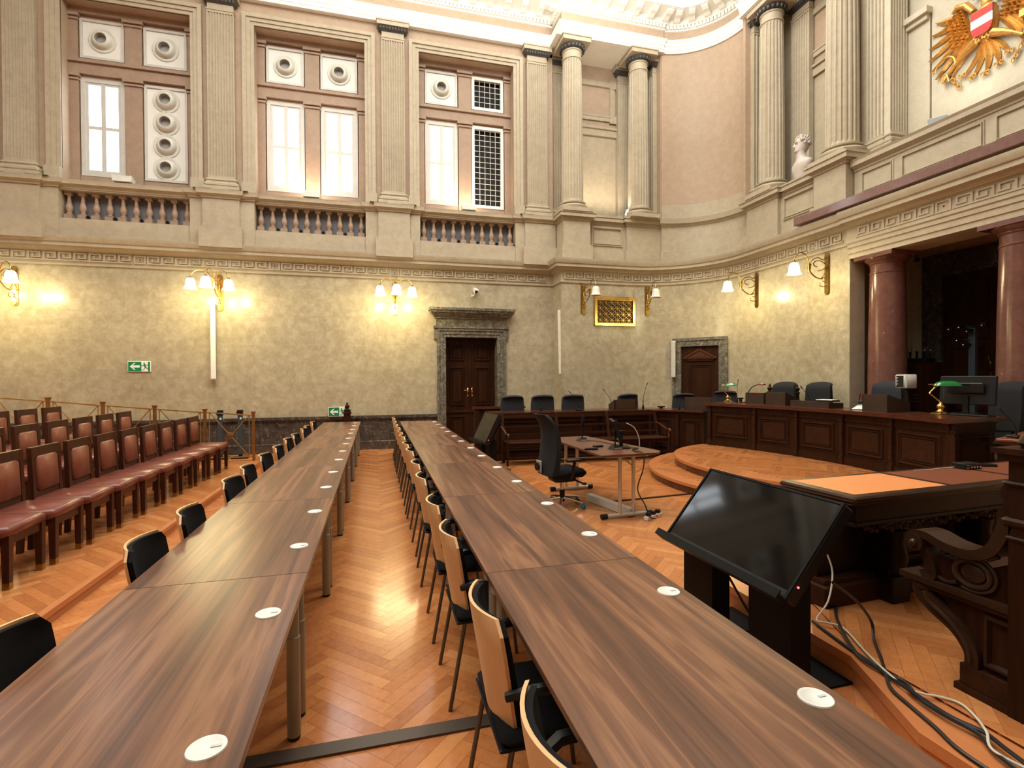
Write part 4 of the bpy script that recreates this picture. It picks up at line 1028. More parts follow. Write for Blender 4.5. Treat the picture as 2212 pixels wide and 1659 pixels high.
# ---------------------------------------------------------------- bust
def bust():
    t = thing('bust', 'pale marble bust of a curly haired man on the gallery parapet', 'statue', (8.60, 8.74, 5.735), -1.85); t.scale = (1.28, 1.28, 1.2)
    # local: faces -y
    m = MB(); m.add([], [])
    prof = [(.0, -.16), (.07, -.15)]
    vs = []; fs = []; n = 20
    rings = [(.00, .13, .10, 0), (.06, .15, .11, 0), (.16, .20, .125, 0), (.24, .235, .125, .0), (.29, .23, .115, .0), (.33, .17, .10, .0), (.36, .10, .085, -.005), (.40, .072, .075, -.015), (.46, .065, .07, -.03), (.50, .066, .072, -.035)]
    for z, rx, ry, oy in rings:
        for i in range(n): a = 2*pi*i/n; vs.append((rx*cos(a), oy+ry*sin(a), z))
    for k in range(len(rings)-1):
        for i in range(n): j = (i+1) % n; fs.append((k*n+i, k*n+j, (k+1)*n+j, (k+1)*n+i))
    fs.append(tuple(reversed(range(n)))); m = MB(); m.add(vs, fs)
    part('shoulders', m, 'bust_stone', t, 60)
    # head by layered rings with a profile: z, half width, front y, back y
    L = [(.455, .045, -.075, .045), (.475, .055, -.115, .055), (.49, .062, -.130, .065), (.51, .068, -.128, .078), (.525, .071, -.124, .085), (.54, .074, -.128, .092), (.552, .076, -.122, .098), (.575, .079, -.124, .104), (.60, .082, -.118, .110), (.62, .084, -.112, .114), (.64, .085, -.121, .116), (.67, .084, -.118, .115), (.70, .080, -.104, .108), (.73, .068, -.078, .092), (.75, .045, -.045, .06), (.76, .01, 0, .02)]
    vs = []; fs = []
    for z, hw, fy, by in L:
        cy = (fy+by)/2; hy = (by-fy)/2
        for i in range(n):
            a = 2*pi*i/n; vs.append((hw*cos(a)*(1-.12*max(0, -sin(a))**3), cy+hy*sin(a), z))
    for k in range(len(L)-1):
        for i in range(n): j = (i+1) % n; fs.append((k*n+i, k*n+j, (k+1)*n+j, (k+1)*n+i))
    fs += [tuple(reversed(range(n))), tuple(range((len(L)-1)*n, len(L)*n))]
    m = MB(); m.add(vs, fs)
    m.add([(-.008, -.118, .635), (.008, -.118, .635), (.017, -.125, .562), (-.017, -.125, .562), (0, -.158, .572), (0, -.128, .63)], [(0, 1, 5), (0, 5, 4, 3), (5, 1, 2, 4), (3, 4, 2)])
    m.sphere((0, -.126, .535), .022, 10, (1.2, .5, .35)); m.sphere((0, -.124, .520), .02, 10, (1.1, .6, .4))
    for s in (-1, 1):
        m.sphere((s*.034, -.108, .617), .016, 8, (1.1, .6, .7)); m.sphere((s*.034, -.116, .638), .024, 8, (1.2, .5, .35)); m.sphere((s*.084, .005, .60), .026, 8, (.35, .7, 1.15))
    hd = part('head', m, 'bust_stone', t, True)
    m = MB(); random.seed(3)
    for k in range(120):
        a = random.uniform(0, 2*pi); p_ = random.uniform(0, 1)
        z = .61+.16*p_; rad = .092*sqrt(max(.05, 1-((z-.64)/.135)**2 if z > .64 else 1))
        x = rad*cos(a); y = .0+rad*1.28*sin(a)
        if y < -.075 and z < .70: continue
        m.sphere((x, y, z), random.uniform(.016, .027), 6)
    part('curly_hair', m, 'bust_stone', hd, True)
bust()
# ---------------------------------------------------------------- gilded crest
def crest():
    t = thing('crest', 'gilded eagle coat of arms with a red and white striped shield on the niche wall', 'emblem', (9.355, 5.90, 7.02), -pi/2)
    # local: x right (seen from the room), z up, -y towards the room. overall about 2.1 m wide
    def feather(m, p0, p1, w0, th=.05):
        p0 = Vector((p0[0], 0, p0[1])); p1 = Vector((p1[0], 0, p1[1])); d = p1-p0; L = d.length; d = d/L; n = Vector((-d.z, 0, d.x)); N_ = 7
        rows = []
        for i in range(N_+1):
            q = i/N_; c = p0+d*L*q+n*(.04*sin(pi*q)); hw = w0*(.65+.35*sin(pi*min(1, q*1.2)))*(1 if q < .75 else max(.04, (1-q)/.25))
            rows.append([c-n*hw+Vector((0, -.012, 0)), c-n*hw*.35+Vector((0, -th*.7, 0)), c+Vector((0, -th*(1.15), 0)), c+n*hw*.35+Vector((0, -th*.7, 0)), c+n*hw+Vector((0, -.012, 0))])
        vs = [v for r in rows for v in r]; fs = [(i*5+k, i*5+k+1, i*5+6+k, i*5+5+k) for i in range(N_) for k in range(4)]
        m.add(vs, fs)
    for s, nm in ((-1, 'wing'), (1, 'wing')):
        w_ = MB()
        tips = [(-.98, .86), (-1.06, .62), (-1.10, .36), (-1.10, .10), (-1.06, -.16), (-.96, -.36), (-.80, -.50), (-.62, -.46)]
        roots = [(-.52, .72), (-.50, .64), (-.48, .55), (-.45, .46), (-.41, .38), (-.36, .30), (-.30, .24), (-.25, .20)]
        for a, b_ in zip(roots, tips): feather(w_, (s*-a[0], a[1]), (s*-b_[0], b_[1]), .068)
        root = part(nm, w_, 'gold', t, 50)
        c = MB()
        for r_ in range(4):
            for k in range(9):
                q = k/8; x = .24+.085*r_+.16*q; z = .22+.60*q-.03*r_
                feather(c, (s*x, z), (s*(x+.13), z-.10+.06*q), .034, .06)
        c.tube([(s*.20, -.05, .58), (s*.34, -.06, .80), (s*.50, -.06, .86), (s*.60, -.05, .80)], [.06, .07, .06, .03], 8)
        part('wing_covert', c, 'gold', root, 50)
    # body, tail
    b_ = MB(); b_.sphere((0, -.02, .25), .26, 18, (.85, .32, 1.55)); b_.sphere((0, -.02, .66), .10, 14, (.9, .6, 1.4))
    for k in range(26): a = random.uniform(-.2, .2); z = random.uniform(-.08, .05)-.02; b_.sphere((a, -.07, z), .035, 6)
    body = part('body', b_, 'gold', t, True)
    hd = MB(); hd.sphere((-.03, -.05, .86), .09, 14, (1.1, .6, .95)); hd.tube([(-.09, -.06, .87), (-.17, -.06, .86), (-.20, -.06, .80)], [.035, .028, .006], 8)
    hd.tube([(-.09, -.05, .83), (-.14, -.05, .82)], [.02, .006], 6); hd.box(-.09, .09, -.08, -.02, .955, .99)
    for k in range(3): hd.box(-.085+k*.06, -.035+k*.06, -.08, -.02, .99, 1.07)
    part('crowned_head', hd, 'gold', t, True)
    tl = MB()
    for k, (x, z, w_) in enumerate(((-.42, -.62, .05), (-.24, -.74, .06), (0, -.80, .07), (.24, -.74, .06), (.42, -.62, .05))):
        feather(tl, (x*.18, -.12), (x, z), w_)
        for sgn in (-1, 1): pts = [(x+sgn*(.045+.03*cos(a)), -.04, z+.06+.035*sin(a)) for a in [pi*q/5 for q in range(11)]]; tl.tube(pts, .014, 6)
    part('tail', tl, 'gold', t, 50)
    for s in (-1, 1):
        lg = MB(); lg.tube([(s*.16, -.05, -.05), (s*.36, -.06, -.16), (s*.50, -.06, -.26)], [.085, .06, .035], 8); lg.tube([(s*.50, -.06, -.26), (s*.66, -.06, -.40)], [.032, .03], 8)
        c0 = (s*.70, -.42)
        for a in (-.7, -.1, .5, 1.1): lg.tube(crom([(c0[0], -.07, c0[1]), (c0[0]+s*.08*cos(a), -.09, c0[1]-.02-.08*sin(a)), (c0[0]+s*.10*cos(a), -.07, c0[1]-.06-.08*sin(a)), (c0[0]+s*.06*cos(a), -.05, c0[1]-.10-.05*sin(a))], 4), .02, 6)
        leg = part('leg', lg, 'gold', t, True)
        m = MB(); x, z = s*.62, -.46
        for k in range(6):
            ang = k*.9; cx, cz = x-s*(.03*k), z-.05-.062*k*(1 if k < 4 else .8); pts = [(cx+.03*cos(q)*(1 if k % 2 else .5), -.04+(.02*sin(q) if k % 2 == 0 else 0), cz+.04*sin(q)) for q in [2*pi*v/8 for v in range(9)]]; m.tube(pts, .011, 5)
        part('broken_chain', m, 'gold', leg, True)
    # sickle and hammer held in the talons
    m = MB(); pts = [(-.74+.20*cos(a), -.06, -.22+.19*sin(a)) for a in [radians(d) for d in range(-70, 200, 15)]]; m.tube(pts, [.032-.0012*i for i in range(len(pts))], 8); m.tube([(-.70, -.06, -.40), (-.66, -.06, -.56)], .026, 8); part('sickle', m, 'gold', t, True)
    m = MB(); m.tube([(.70, -.06, -.56), (.76, -.06, -.06)], .026, 8); m.box(.62, .92, -.11, -.02, -.08, .05); part('hammer', m, 'gold', t, 40)
    # shield
    def sh(m, z0, z1, y0, y1):
        zz = [z0+(z1-z0)*i/8 for i in range(9)]; hw = lambda z: .17 if z > .16 else .17*sqrt(max(0, 1-((.16-z)/.17)**2))**.7 if z > -.01 else 0
        k = 1.15; m.prism([(-hw(z)*k, z*k) for z in zz]+[(hw(z)*k, z*k) for z in reversed(zz)], y0, y1, 'y')
    rim = MB(); sh(rim, -.009, .44, -.115, -.03); shd = part('shield', rim, 'gold', t)
    shd.scale = (1, 1, 1)
    m = MB(); sh(m, .30, .43, -.125, -.11); part('red_band', m, 'shield_red', shd); m = MB(); sh(m, .155, .30, -.125, -.11); part('white_band', m, 'shield_white', shd); m = MB(); sh(m, .0, .155, -.125, -.11); part('red_band', m, 'shield_red', shd)
    t.scale = (.77, 1, .80)
crest()
# ================================================================ walnut tables
def table(loc, L, wd, gx, label, group):
    # origin at the centre of the floor footprint
    t = thing('conference_table', label, 'table', loc, 0, group)
    m = MB(); m.rbox(-wd/2, wd/2, -L/2+.0015, L/2-.0015, .705, .73, .002); part('tabletop', m, 'walnut', t)
    m = MB()
    for s in (-1, 1): m.box(s*wd*.36-.02, s*wd*.36+.02, -L/2+.06, L/2-.06, .665, .705)
    for s in (-1, 1): m.box(-wd*.36, wd*.36, s*(L/2-.10)-.02, s*(L/2-.10)+.02, .665, .705)
    part('under_frame', m, 'leg_grey', t)
    for sx in (-1, 1):
        for sy in (-1, 1):
            x, y = sx*(wd/2-.055), sy*(L/2-.085); m = MB(); m.lathe([(.028, .012), (.030, .02), (.030, .47), (.026, .475), (.026, .665), (.05, .67), (.05, .70)], (x, y, 0), 20)
            lg = part('leg', m, 'leg_grey', t, 35)
            part('foot_cap', MB().lathe([(.026, 0), (.029, .004), (.029, .02)], (x, y, 0), 20), 'black_plastic', lg)
    for gy in (-.375, .375):
        m = MB(); m.lathe([(.0, .7325), (.036, .7325), (.038, .7345), (.046, .7345), (.0475, .731), (.0475, .729)], (gx, gy*L/1.58, 0), 32); g = part('cable_grommet', m, 'white_plastic', t, 50)
        part('grommet_slot', MB().box(gx+.01, gx+.034, gy*L/1.58-.004, gy*L/1.58+.004, .7326, .7352), 'grille_cloth', g)
    return t
SL = [11.60, 10.17, 8.73, 7.26, 5.755, 4.20, 2.60, 1.0, -.60]
for i in range(8):
    y1, y0 = SL[i], SL[i+1]
    table((-.70, (y0+y1)/2, 0), y1-y0, .76, .285, 'walnut-topped grey table in the run beside the red chairs, %s from the wall' % ORD[i], 'walnut tables in the run beside the red chairs')
SR = [11.35, 9.98, 8.52, 7.08, 5.56, 3.97, 2.36, .76, -.84]
for i in range(8):
    y1, y0 = SR[i], SR[i+1]
    table((.895, (y0+y1)/2, 0), y1-y0, .79, .315, 'walnut-topped grey table in the run nearer the judges, %s from the wall' % ORD[i], 'walnut tables in the run nearer the judges')
# ================================================================ beech and black chairs; they face +x, origin on the floor below the seat centre
def make_black_chair(label, group):
    t = thing('conference_chair', label, 'chair', (0, 0, 0), 0, group)
    # backrest shell: curved in plan, leaning back
    def shell(off, th, zb, zt, hw0, hw1, mat, nm, par=None, r=.05):
        nu, nv = 12, 10; V = []
        for side in (0, 1):
            for j in range(nv+1):
                q = j/nv; z = zb+(zt-zb)*q; hw = hw0+(hw1-hw0)*min(1, q*1.4)
                if q > .88: hw -= r*(1-sqrt(max(0, 1-((q-.88)/.12)**2)))*.8
                for i in range(nu+1):
                    u = -1+2*i/nu
                    x = -.20-.075*q-.03*sin(pi*q)*0+.055*u*u+off+side*th
                    V.append((x, u*hw, z))
        n1 = (nv+1)*(nu+1); Fq = []
        for s_ in (0, 1):
            for j in range(nv):
                for i in range(nu): a = s_*n1+j*(nu+1)+i; Fq.append((a, a+1, a+nu+2, a+nu+1))
        for j in range(nv):
            for i in (0, nu): a = j*(nu+1)+i; Fq.append((a, a+nu+1, a+n1+nu+1, a+n1))
        for i in range(nu):
            for j in (0, nv): a = j*(nu+1)+i; Fq.append((a, a+1, a+n1+1, a+n1))
        m = MB(); m.add(V, Fq); return part(nm, m, mat, par or t, 40)
    shell(0, .012, .40, .85, .165, .215, 'beech', 'back_shell')
    shell(.012, .020, .44, .84, .16, .205, 'black_fabric', 'back_pad')
    m = MB(); m.rbox(-.21, .24, -.22, .22, .435, .475, .018); part('seat_pad', m, 'black_fabric', t, 50)
    m = MB(); m.rbox(-.215, .235, -.215, .215, .422, .436, .004); part('seat_shell', m, 'black_plastic', t)
    for s in (-1, 1):
        m = MB(); m.tube([(-.17, s*.205, .43), (-.25, s*.215, .0)], .0105, 8); part('leg', m, 'tube_bronze', t, True)
        m = MB(); m.tube([(.16, s*.205, .43), (.21, s*.215, .0)], .0105, 8); part('leg', m, 'tube_bronze', t, True)
        m = MB(); m.tube([(-.19, s*.20, .60), (-.10, s*.235, .63), (.02, s*.24, .635), (.05, s*.235, .60), (.04, s*.225, .43)], [.016, .02, .02, .014, .012], 8); part('armrest', m, 'black_plastic', t, True)
    for a, b_ in (((-.17, -.2, .425), (-.17, .2, .425)), ((.16, -.2, .425), (.16, .2, .425))):
        part('frame_tube', MB().tube([a, b_], .01, 6), 'tube_bronze', t, True)
    return t
LY = [10.30, 9.42, 8.92, 8.07, 7.47, 6.66, 5.98, 5.22, 4.58, 3.60, 2.96, 1.93]
RY = [10.95, 10.28, 9.50, 8.86, 8.05, 7.42, 6.55, 5.92, 5.02, 4.30, 3.40, 2.73, 1.82, 1.12]
GLc, GRc = 'black and beech chairs behind the run beside the red chairs', 'black and beech chairs behind the run nearer the judges'
first = None; random.seed(11)
for i, y in enumerate(LY):
    l = 'black padded chair on the platform side of the tables, %s from the marble wall' % ORD[i]
    if first is None: first = make_black_chair(l, GLc); first.location = (-.93, y, 0)
    else: dup(first, (-.93+random.uniform(-.015, .015), y, 0), random.uniform(-.06, .06), l, GLc)
for i, y in enumerate(RY):
    l = 'beech-backed black chair in the aisle row, %s from the marble wall' % ORD[i]
    dup(first, (.592+random.uniform(-.008, .008), y, 0), random.uniform(-.02, .02), l, GRc)
# ================================================================ red leather chairs; face +x
def make_red_chair(label, group):
    t = thing('leather_chair', label, 'chair', (0, 0, 0), 0, group)
    for sx, sy in ((1, -1), (1, 1)):
        m = MB(); x, y = .205, sy*.205; m.add([(x-.022, y-.022, .05), (x+.022, y-.022, .05), (x+.022, y+.022, .05), (x-.022, y+.022, .05), (x-.027, y-.027, .40), (x+.027, y-.027, .40), (x+.027, y+.027, .40), (x-.027, y+.027, .40)], [(0, 3, 2, 1), (4, 5, 6, 7), (0, 1, 5, 4), (1, 2, 6, 5), (2, 3, 7, 6), (3, 0, 4, 7)])
        lg = part('leg', m, 'chair_wood', t); part('brass_ferrule', MB().box(x-.023, x+.023, y-.023, y+.023, 0, .05), 'brass_old', lg)
    for sy in (-1, 1):
        y = sy*.215; m = MB(); m.prism([(-.265, .0), (-.225, .0), (-.205, .42), (-.225, .93), (-.26, .93), (-.25, .42)], y-.024, y+.024, 'y'); part('leg', m, 'chair_wood', t)
    m = MB(); m.prism([(-.259, .84), (-.222, .84), (-.227, .935), (-.263, .935)], -.24, .24, 'y'); part('top_rail', m, 'chair_wood', t); m = MB(); m.prism([(-.252, .47), (-.215, .47), (-.218, .53), (-.255, .53)], -.20, .20, 'y'); part('lower_rail', m, 'chair_wood', t)
    m = MB(); M = Matrix.Translation((-.232, 0, .685)) @ Matrix.Rotation(-.05, 4, 'Y')
    m = MB(M); m.rbox(-.015, .032, -.165, .165, -.165, .165, .018); part('back_cushion', m, 'leather_red', t, 50)
    m = MB(); m.rbox(-.235, .235, -.25, .25, .385, .47, .022); part('seat', m, 'leather_seat', t, 50)
    m = MB(); m.box(-.23, .20, -.225, -.205, .33, .39); m.box(-.23, .20, .205, .225, .33, .39); m.box(.20, .22, -.2, .2, .33, .39); part('apron', m, 'chair_wood', t)
    return t
fr = None
R1 = [(-2.795+.030*(9-k)/9*-1-.02*0, 9.62-.537*k) for k in range(11)]
rows = [('front', [(-2.73-.0155*k, 9.66-.537*k, .10) for k in range(11)]), ('second', [(-3.76, 9.76-.61*k, .20) for k in range(7)]), ('third', [(-4.71, 9.68-.61*k, .30) for k in range(4)])]
for nm, lst in rows:
    for k, (x, y, z) in enumerate(lst):
        l = 'red-brown leather chair with dark wood frame in the %s row, %s from the brass railing' % (nm, ORD[k]); gp = 'red leather chairs in the %s row' % nm
        if fr is None: fr = make_red_chair(l, gp); fr.location = (x, y, z)
        else: dup(fr, (x, y, z), .03, l, gp)
# ================================================================ brass railing
t = thing('brass_railing', 'brass railing with crossed bars and round rosettes behind the red chairs', 'railing', (0, 10.74, 0))
px = [-2.27, -3.10, -3.92, -4.73, -5.55, -6.37, -7.2]; pz = [1.03, 1.10, 1.18, 1.26, 1.35, 1.43, 1.51]; bz = [.10, .10, .20, .20, .30, .30, .40]
for x, z, b_ in zip(px, pz, bz):
    m = MB(); m.box(x-.024, x+.024, -.024, .024, b_, z-.03); m.add([(x-.022, -.022, z-.04), (x+.022, -.022, z-.04), (x+.022, .022, z-.04), (x-.022, .022, z-.04), (x-.037, -.037, z), (x+.037, -.037, z), (x+.037, .037, z), (x-.037, .037, z)], [(4, 5, 6, 7), (0, 1, 5, 4), (1, 2, 6, 5), (2, 3, 7, 6), (3, 0, 4, 7)]); m.box(x-.034, x+.034, -.034, .034, z, z+.012)
    part('post', m, 'brass_post', t)
for i in range(6):
    x0, x1 = px[i+1]+.024, px[i]-.024; za, zb_ = pz[i+1]-.06, pz[i]-.06; lo = max(bz[i], bz[i+1])+.08
    part('top_rail', MB().bar((x0, 0, za), (x1, 0, zb_), .03, .022), 'brass_rail', t)
    cz = (za+lo)/2
    for a, b_ in (((x0+.05, za), (x1-.05, lo)), ((x0+.05, lo), (x1-.05, zb_))): part('cross_bar', MB().bar((a[0], 0, a[1]), (b_[0], 0, b_[1]), .014, .014), 'brass_rail', t)
    part('lower_rail', MB().bar((x0, 0, lo), (x1, 0, lo), .02, .02), 'brass_rail', t)
    for xx, zz in ((x0+.05, za), (x1-.05, zb_)): part('upright', MB().box(xx-.007, xx+.007, -.007, .007, lo-.0, zz), 'brass_rail', t)
    m = MB(); m.lathe([(.0, -.03), (.02, -.03), (.025, -.02), (.055, -.018), (.06, -.008), (.06, .012), (0, .012)], ((x0+x1)/2, 0, (cz+(zb_+lo)/2)/2), 18, 'y'); part('rosette', m, 'brass_post', t, 40)
# dark stands behind the railing
for x, l in ((-3.15, 'dark blue-grey folding stand behind the railing, nearer the red chairs'), (-2.77, 'dark blue-grey folding stand behind the railing, nearer the railing end')):
    t = thing('folding_stand', l, 'stand', (x, 11.9, 0), 0, 'two dark stands behind the railing')
    part('post', MB().rbox(-.045, .045, -.03, .03, .06, .93, .008), 'post_blue', t); part('foot', MB().box(-.16, .16, -.12, .12, 0, .03).box(-.03, .03, -.03, .03, .03, .08), 'black_plastic', t)
    part('clip_head', MB().rbox(-.055, .055, -.04, .04, .90, 1.02, .012).box(-.07, -.05, -.02, .02, .92, .98), 'black_plastic', t); part('label_tag', MB().box(.0, .03, -.033, -.029, .82, .86), 'sign_white', t)
t = thing('newel_post', 'dark carved wooden post with turned finial in front of the low exit sign', 'post', (-.635, 12.30, 0))
part('post', MB().box(-.07, .07, -.07, .07, 0, .93).box(-.09, .09, -.09, .09, .86, .90), 'oak_dark', t)
part('finial', MB().lathe([(.075, .93), (.08, .95), (.04, .97), (.03, .985), (.05, 1.01), (.055, 1.03), (.04, 1.06), (.018, 1.07), (.02, 1.09), (.026, 1.10), (.0, 1.125)], n=16), 'oak_dark', t, True)
# ================================================================ judges' bench
def seg_panel(root, p0, p1, z0, z1, mat='oak_dark', mat2='oak_dark_h', name='front_panel', stile=.07, cap=.12):
    p0 = Vector(p0); p1 = Vector(p1); t = (p1-p0); L = t.length; t = t/L; n = Vector((t.y, -t.x))
    P = lambda u, d, z: (p0.x+t.x*u+n.x*d, p0.y+t.y*u+n.y*d, z)
    def bx(m, u0, u1, d0, d1, a, b_): m.add([P(u0, d0, a), P(u1, d0, a), P(u1, d1, a), P(u0, d1, a), P(u0, d0, b_), P(u1, d0, b_), P(u1, d1, b_), P(u0, d1, b_)], [(0, 3, 2, 1), (4, 5, 6, 7), (0, 1, 5, 4), (1, 2, 6, 5), (2, 3, 7, 6), (3, 0, 4, 7)])
    m = MB(); bx(m, 0, L, -.04, 0, z0, z1); bx(m, 0, L, 0, .035, z0, z0+.11); bx(m, 0, L, 0, .02, z0+.11, z0+.13)
    bx(m, 0, L, 0, .02, z1-cap, z1-cap+.02); bx(m, 0, L, 0, .012, z1-cap+.02, z1-.03); bx(m, 0, L, 0, .03, z1-.03, z1)
    pn = part(name, m, mat, root)
    m = MB(); Q = lambda u, d, z: P(u, d, z)
    a, b_ = stile+.05, L-stile-.05; c, e = z0+.18, z1-cap-.05
    panel(m, a, b_, c, e, Q, .024, .04); panel(m, a+.055, b_-.055, c+.05, e-.05, Q, .014, .02); bx(m, a+.085, b_-.085, 0, .012, c+.08, e-.08)
    part('moulding', m, mat2, pn)
    m = MB(); bx(m, -.0, stile*.9, 0, .04, z0, z1-.0); bx(m, -.01, stile, 0, .055, z0, z0+.13); bx(m, -.01, stile, 0, .055, z1-cap, z1-cap+.03); bx(m, 0, stile*.9, .04, .05, z0+.2, z1-cap-.04)
    part('stile', m, mat2, pn)
    return pn
def bx_(y): return 6.98-.085*(y-6.55)**2
ys = [8.93, 8.02, 7.19, 6.33, 5.46, 4.55]; fpts = [(bx_(y), y) for y in ys]
t = thing('judges_bench', 'long dark carved judges\' bench with framed front panels on the round platform', 'bench desk', (0, 0, 0))
for i in range(5):
    (xa, ya), (xb, yb) = fpts[i], fpts[i+1]; seg_panel(t, (xa, ya), (xb, yb), .30, 1.09)
seg_panel(t, (fpts[0][0]+.75, fpts[0][1]+.25), fpts[0], .30, 1.09); seg_panel(t, fpts[-1], (fpts[-1][0]+.9, fpts[-1][1]+.10), .30, 1.09)
fr_ = [(bx_(y), y) for y in [8.93-(8.93-4.55)*i/16 for i in range(17)]]
outl = [(x-.10, y) for x, y in fr_]; outl[0] = (outl[0][0], outl[0][1]+.07); outl[-1] = (outl[-1][0], outl[-1][1]-.09)
back = [(fr_[-1][0]+1.0, 4.54), (7.52, 5.3), (7.60, 6.55), (7.46, 7.9), (7.20, 8.98), (fr_[0][0]+.78, 9.27)]
m = MB(); m.prism(outl+back, 1.105, 1.14, 'z'); ii = [(6.9+(x-6.9)*.985, 6.7+(y-6.7)*.985) for x, y in outl+back]; m.prism(ii, 1.085, 1.106, 'z'); part('desk_top', m, 'mahogany', t)
m = MB(); m.prism([(x+.03, y) for x, y in fr_]+[(7.2, 4.6), (7.2, 8.8)], .30, 1.08, 'z'); part('carcass', m, 'oak_dark', t)
# lower side desk along the apse
t = thing('side_desk', 'lower dark wooden side desk behind the slatted bench, joined to the judges\' bench', 'desk', (0, 0, 0))
SD = [(2.32, 9.98), (3.45, 9.96), (4.6, 9.94), (5.72, 9.92), (6.12, 9.50), (6.44, 9.0)]
for a, b_ in zip(SD[:-1], SD[1:]): seg_panel(t, a, b_, 0, .93, cap=.10)
top_ = [(2.22, 9.88), (5.68, 9.82), (6.06, 9.42), (6.36, 8.94), (6.9, 9.3), (6.55, 10.0), (6.05, 10.52), (2.22, 10.55)]
m = MB(); m.prism(top_, .94, .97, 'z'); part('desk_top', m, 'mahogany', t)
part('carcass', MB().prism([(2.34, 10.0), (5.70, 9.95), (6.14, 9.52), (6.5, 9.05), (6.8, 9.3), (6.4, 10.0), (6.0, 10.45), (2.34, 10.48)], 0, .93, 'z'), 'oak_dark', t)
# slatted bench before it
t = thing('slatted_bench', 'long dark wooden bench with slatted back and scrolled arms before the side desk', 'bench', (4.08, 9.42, 0))
hw = 1.68
m = MB(); m.rbox(-hw, hw, -.20, .24, .415, .445, .008); part('seat', m, 'oak_dark_h', t); part('seat_rail', MB().box(-hw, hw, -.17, -.15, .35, .415), 'oak_dark', t)
for z0, z1, y in ((.86, .93, .36), (.68, .72, .31), (.52, .56, .27)): part('back_slat', MB().box(-hw, hw, y-.012, y+.012, z0, z1), 'oak_dark_h', t)
part('stretcher', MB().box(-hw, hw, -.165, -.145, .14, .165), 'oak_dark_h', t)
for x in (-hw, -.56, .56, hw):
    m = MB(); m.prism([(.22, 0), (.27, 0), (.27, .42), (.40, .96), (.345, .96), (.22, .45)], x-.03, x+.03, 'x'); part('back_post', m, 'oak_dark_h', t)
for s in (-1, 1):
    x = s*(hw+.02)
    m = MB(); pts = crom([(x, .30, .70), (x, .12, .66), (x, -.08, .60), (x, -.20, .60), (x, -.22, .56)], 5); m.tube(pts, .022, 8); m.tube(crom([(x, -.19, .585), (x, -.16, .52), (x, -.18, .44)], 5), .018, 8); part('armrest', m, 'mahogany', t, True)
    m = MB(); m.lathe([(.018, 0), (.024, .05), (.018, .12), (.028, .2), (.032, .26), (.02, .32), (.03, .36), (.03, .42)], (x, -.16, 0), 12); part('leg', m, 'oak_dark_h', t, True)
# wooden rail behind the first chairs
t = thing('wooden_rail', 'low dark wooden rail behind the side desk chairs next to the big door', 'rail', (2.62, 10.78, 0))
part('post', MB().box(-.58, -.48, -.05, .05, 0, 1.0), 'oak_dark_h', t); part('post', MB().box(.42, .50, -.05, .05, 0, 1.0), 'oak_dark_h', t); part('cap_rail', MB().box(-.62, .54, -.07, .07, 1.0, 1.045), 'mahogany', t); part('infill', MB().box(-.5, .45, -.02, .02, .1, 1.0), 'oak_dark', t)
# ================================================================ office chairs of the court
def court_chair(label, group, loc, rz, mat='blue_fabric', h=1.0):
    t = thing('court_chair', label, 'chair', loc, rz, group)   # faces -y; origin on the floor
    m = MB(); m.rbox(-.25, .25, -.25, .25, .43, .52, .03); part('seat', m, mat, t, 50)
    nu, nv = 10, 12; V = []; Fq = []
    for side in (0, 1):
        for j in range(nv+1):
            q = j/nv; z = .50+.80*q; hw = .235+.02*sin(pi*q); hw -= .03*max(0, (q-.9)/.1)**2; roll_ = .10*max(0, (q-.86)/.14)**2
            for i in range(nu+1):
                u = -1+2*i/nu; V.append((u*hw, .22+.10*q*.6+.02*sin(pi*q)-.035*u*u+roll_+side*.07*(1-.45*max(0, (q-.8)/.2)), z-.02*u*u*(q > .95)-side*roll_*.3))
    n1 = (nv+1)*(nu+1)
    for s_ in (0, 1):
        for j in range(nv):
            for i in range(nu): a = s_*n1+j*(nu+1)+i; Fq.append((a, a+1, a+nu+2, a+nu+1))
    for j in range(nv):
        for i in (0, nu): a = j*(nu+1)+i; Fq.append((a, a+nu+1, a+n1+nu+1, a+n1))
    for i in range(nu):
        for j in (0, nv): a = j*(nu+1)+i; Fq.append((a, a+1, a+n1+1, a+n1))
    m = MB(); m.add(V, Fq); part('backrest', m, mat, t, 50)
    for s in (-1, 1): m = MB(); m.tube([(s*.27, .12, .45), (s*.30, .10, .66), (s*.29, -.12, .67)], .018, 8); part('armrest', m, 'black_plastic', t, True)
    m = MB(); m.lathe([(.03, .08), (.03, .3), (.05, .3), (.05, .43)], n=12)
    for k in range(5): a = 2*pi*k/5+.3; m.tube([(0, 0, .10), (.28*cos(a), .28*sin(a), .07)], .02, 6); m.sphere((.28*cos(a), .28*sin(a), .032), .03, 8)
    part('star_base', m, 'black_plastic', t, True)
    return t
gA = 'dark blue high-backed chairs behind the side desk'; gB = 'high-backed chairs behind the judges\' bench'
ch = court_chair('dark blue high-backed chair behind the side desk, closest to the big door', gA, (2.79, 10.72, 0), pi)
court_lab = [('second dark blue chair from the big door behind the side desk', (3.48, 10.72, 0)), ('dark blue chair behind the side desk under the corner column speaker', (4.17, 10.72, 0)), ('dark blue chair partly behind the small wooden tray on the side desk', (5.48, 10.75, 0)),
             ('dark blue chair behind the side desk below the short pale speaker', (6.86, 10.50, 0))]
for l, loc in court_lab: dup(ch, loc, pi+random.uniform(-.06, .06)+(0 if loc[0] < 6 else -.3), l, gA)
dup(ch, (7.75, 9.95, .0), pi-.6, 'dark blue chair in front of the small pedimented door, behind the green lamp', gA).location = (7.72, 10.05, .06)
cd = court_chair('black high-backed chair between the two carved finials behind the judges\' bench', gB, (7.58, 8.40, .26), pi/2-pi, 'dark_fabric')
cd.rotation_euler = (0, 0, -pi/2+.12)
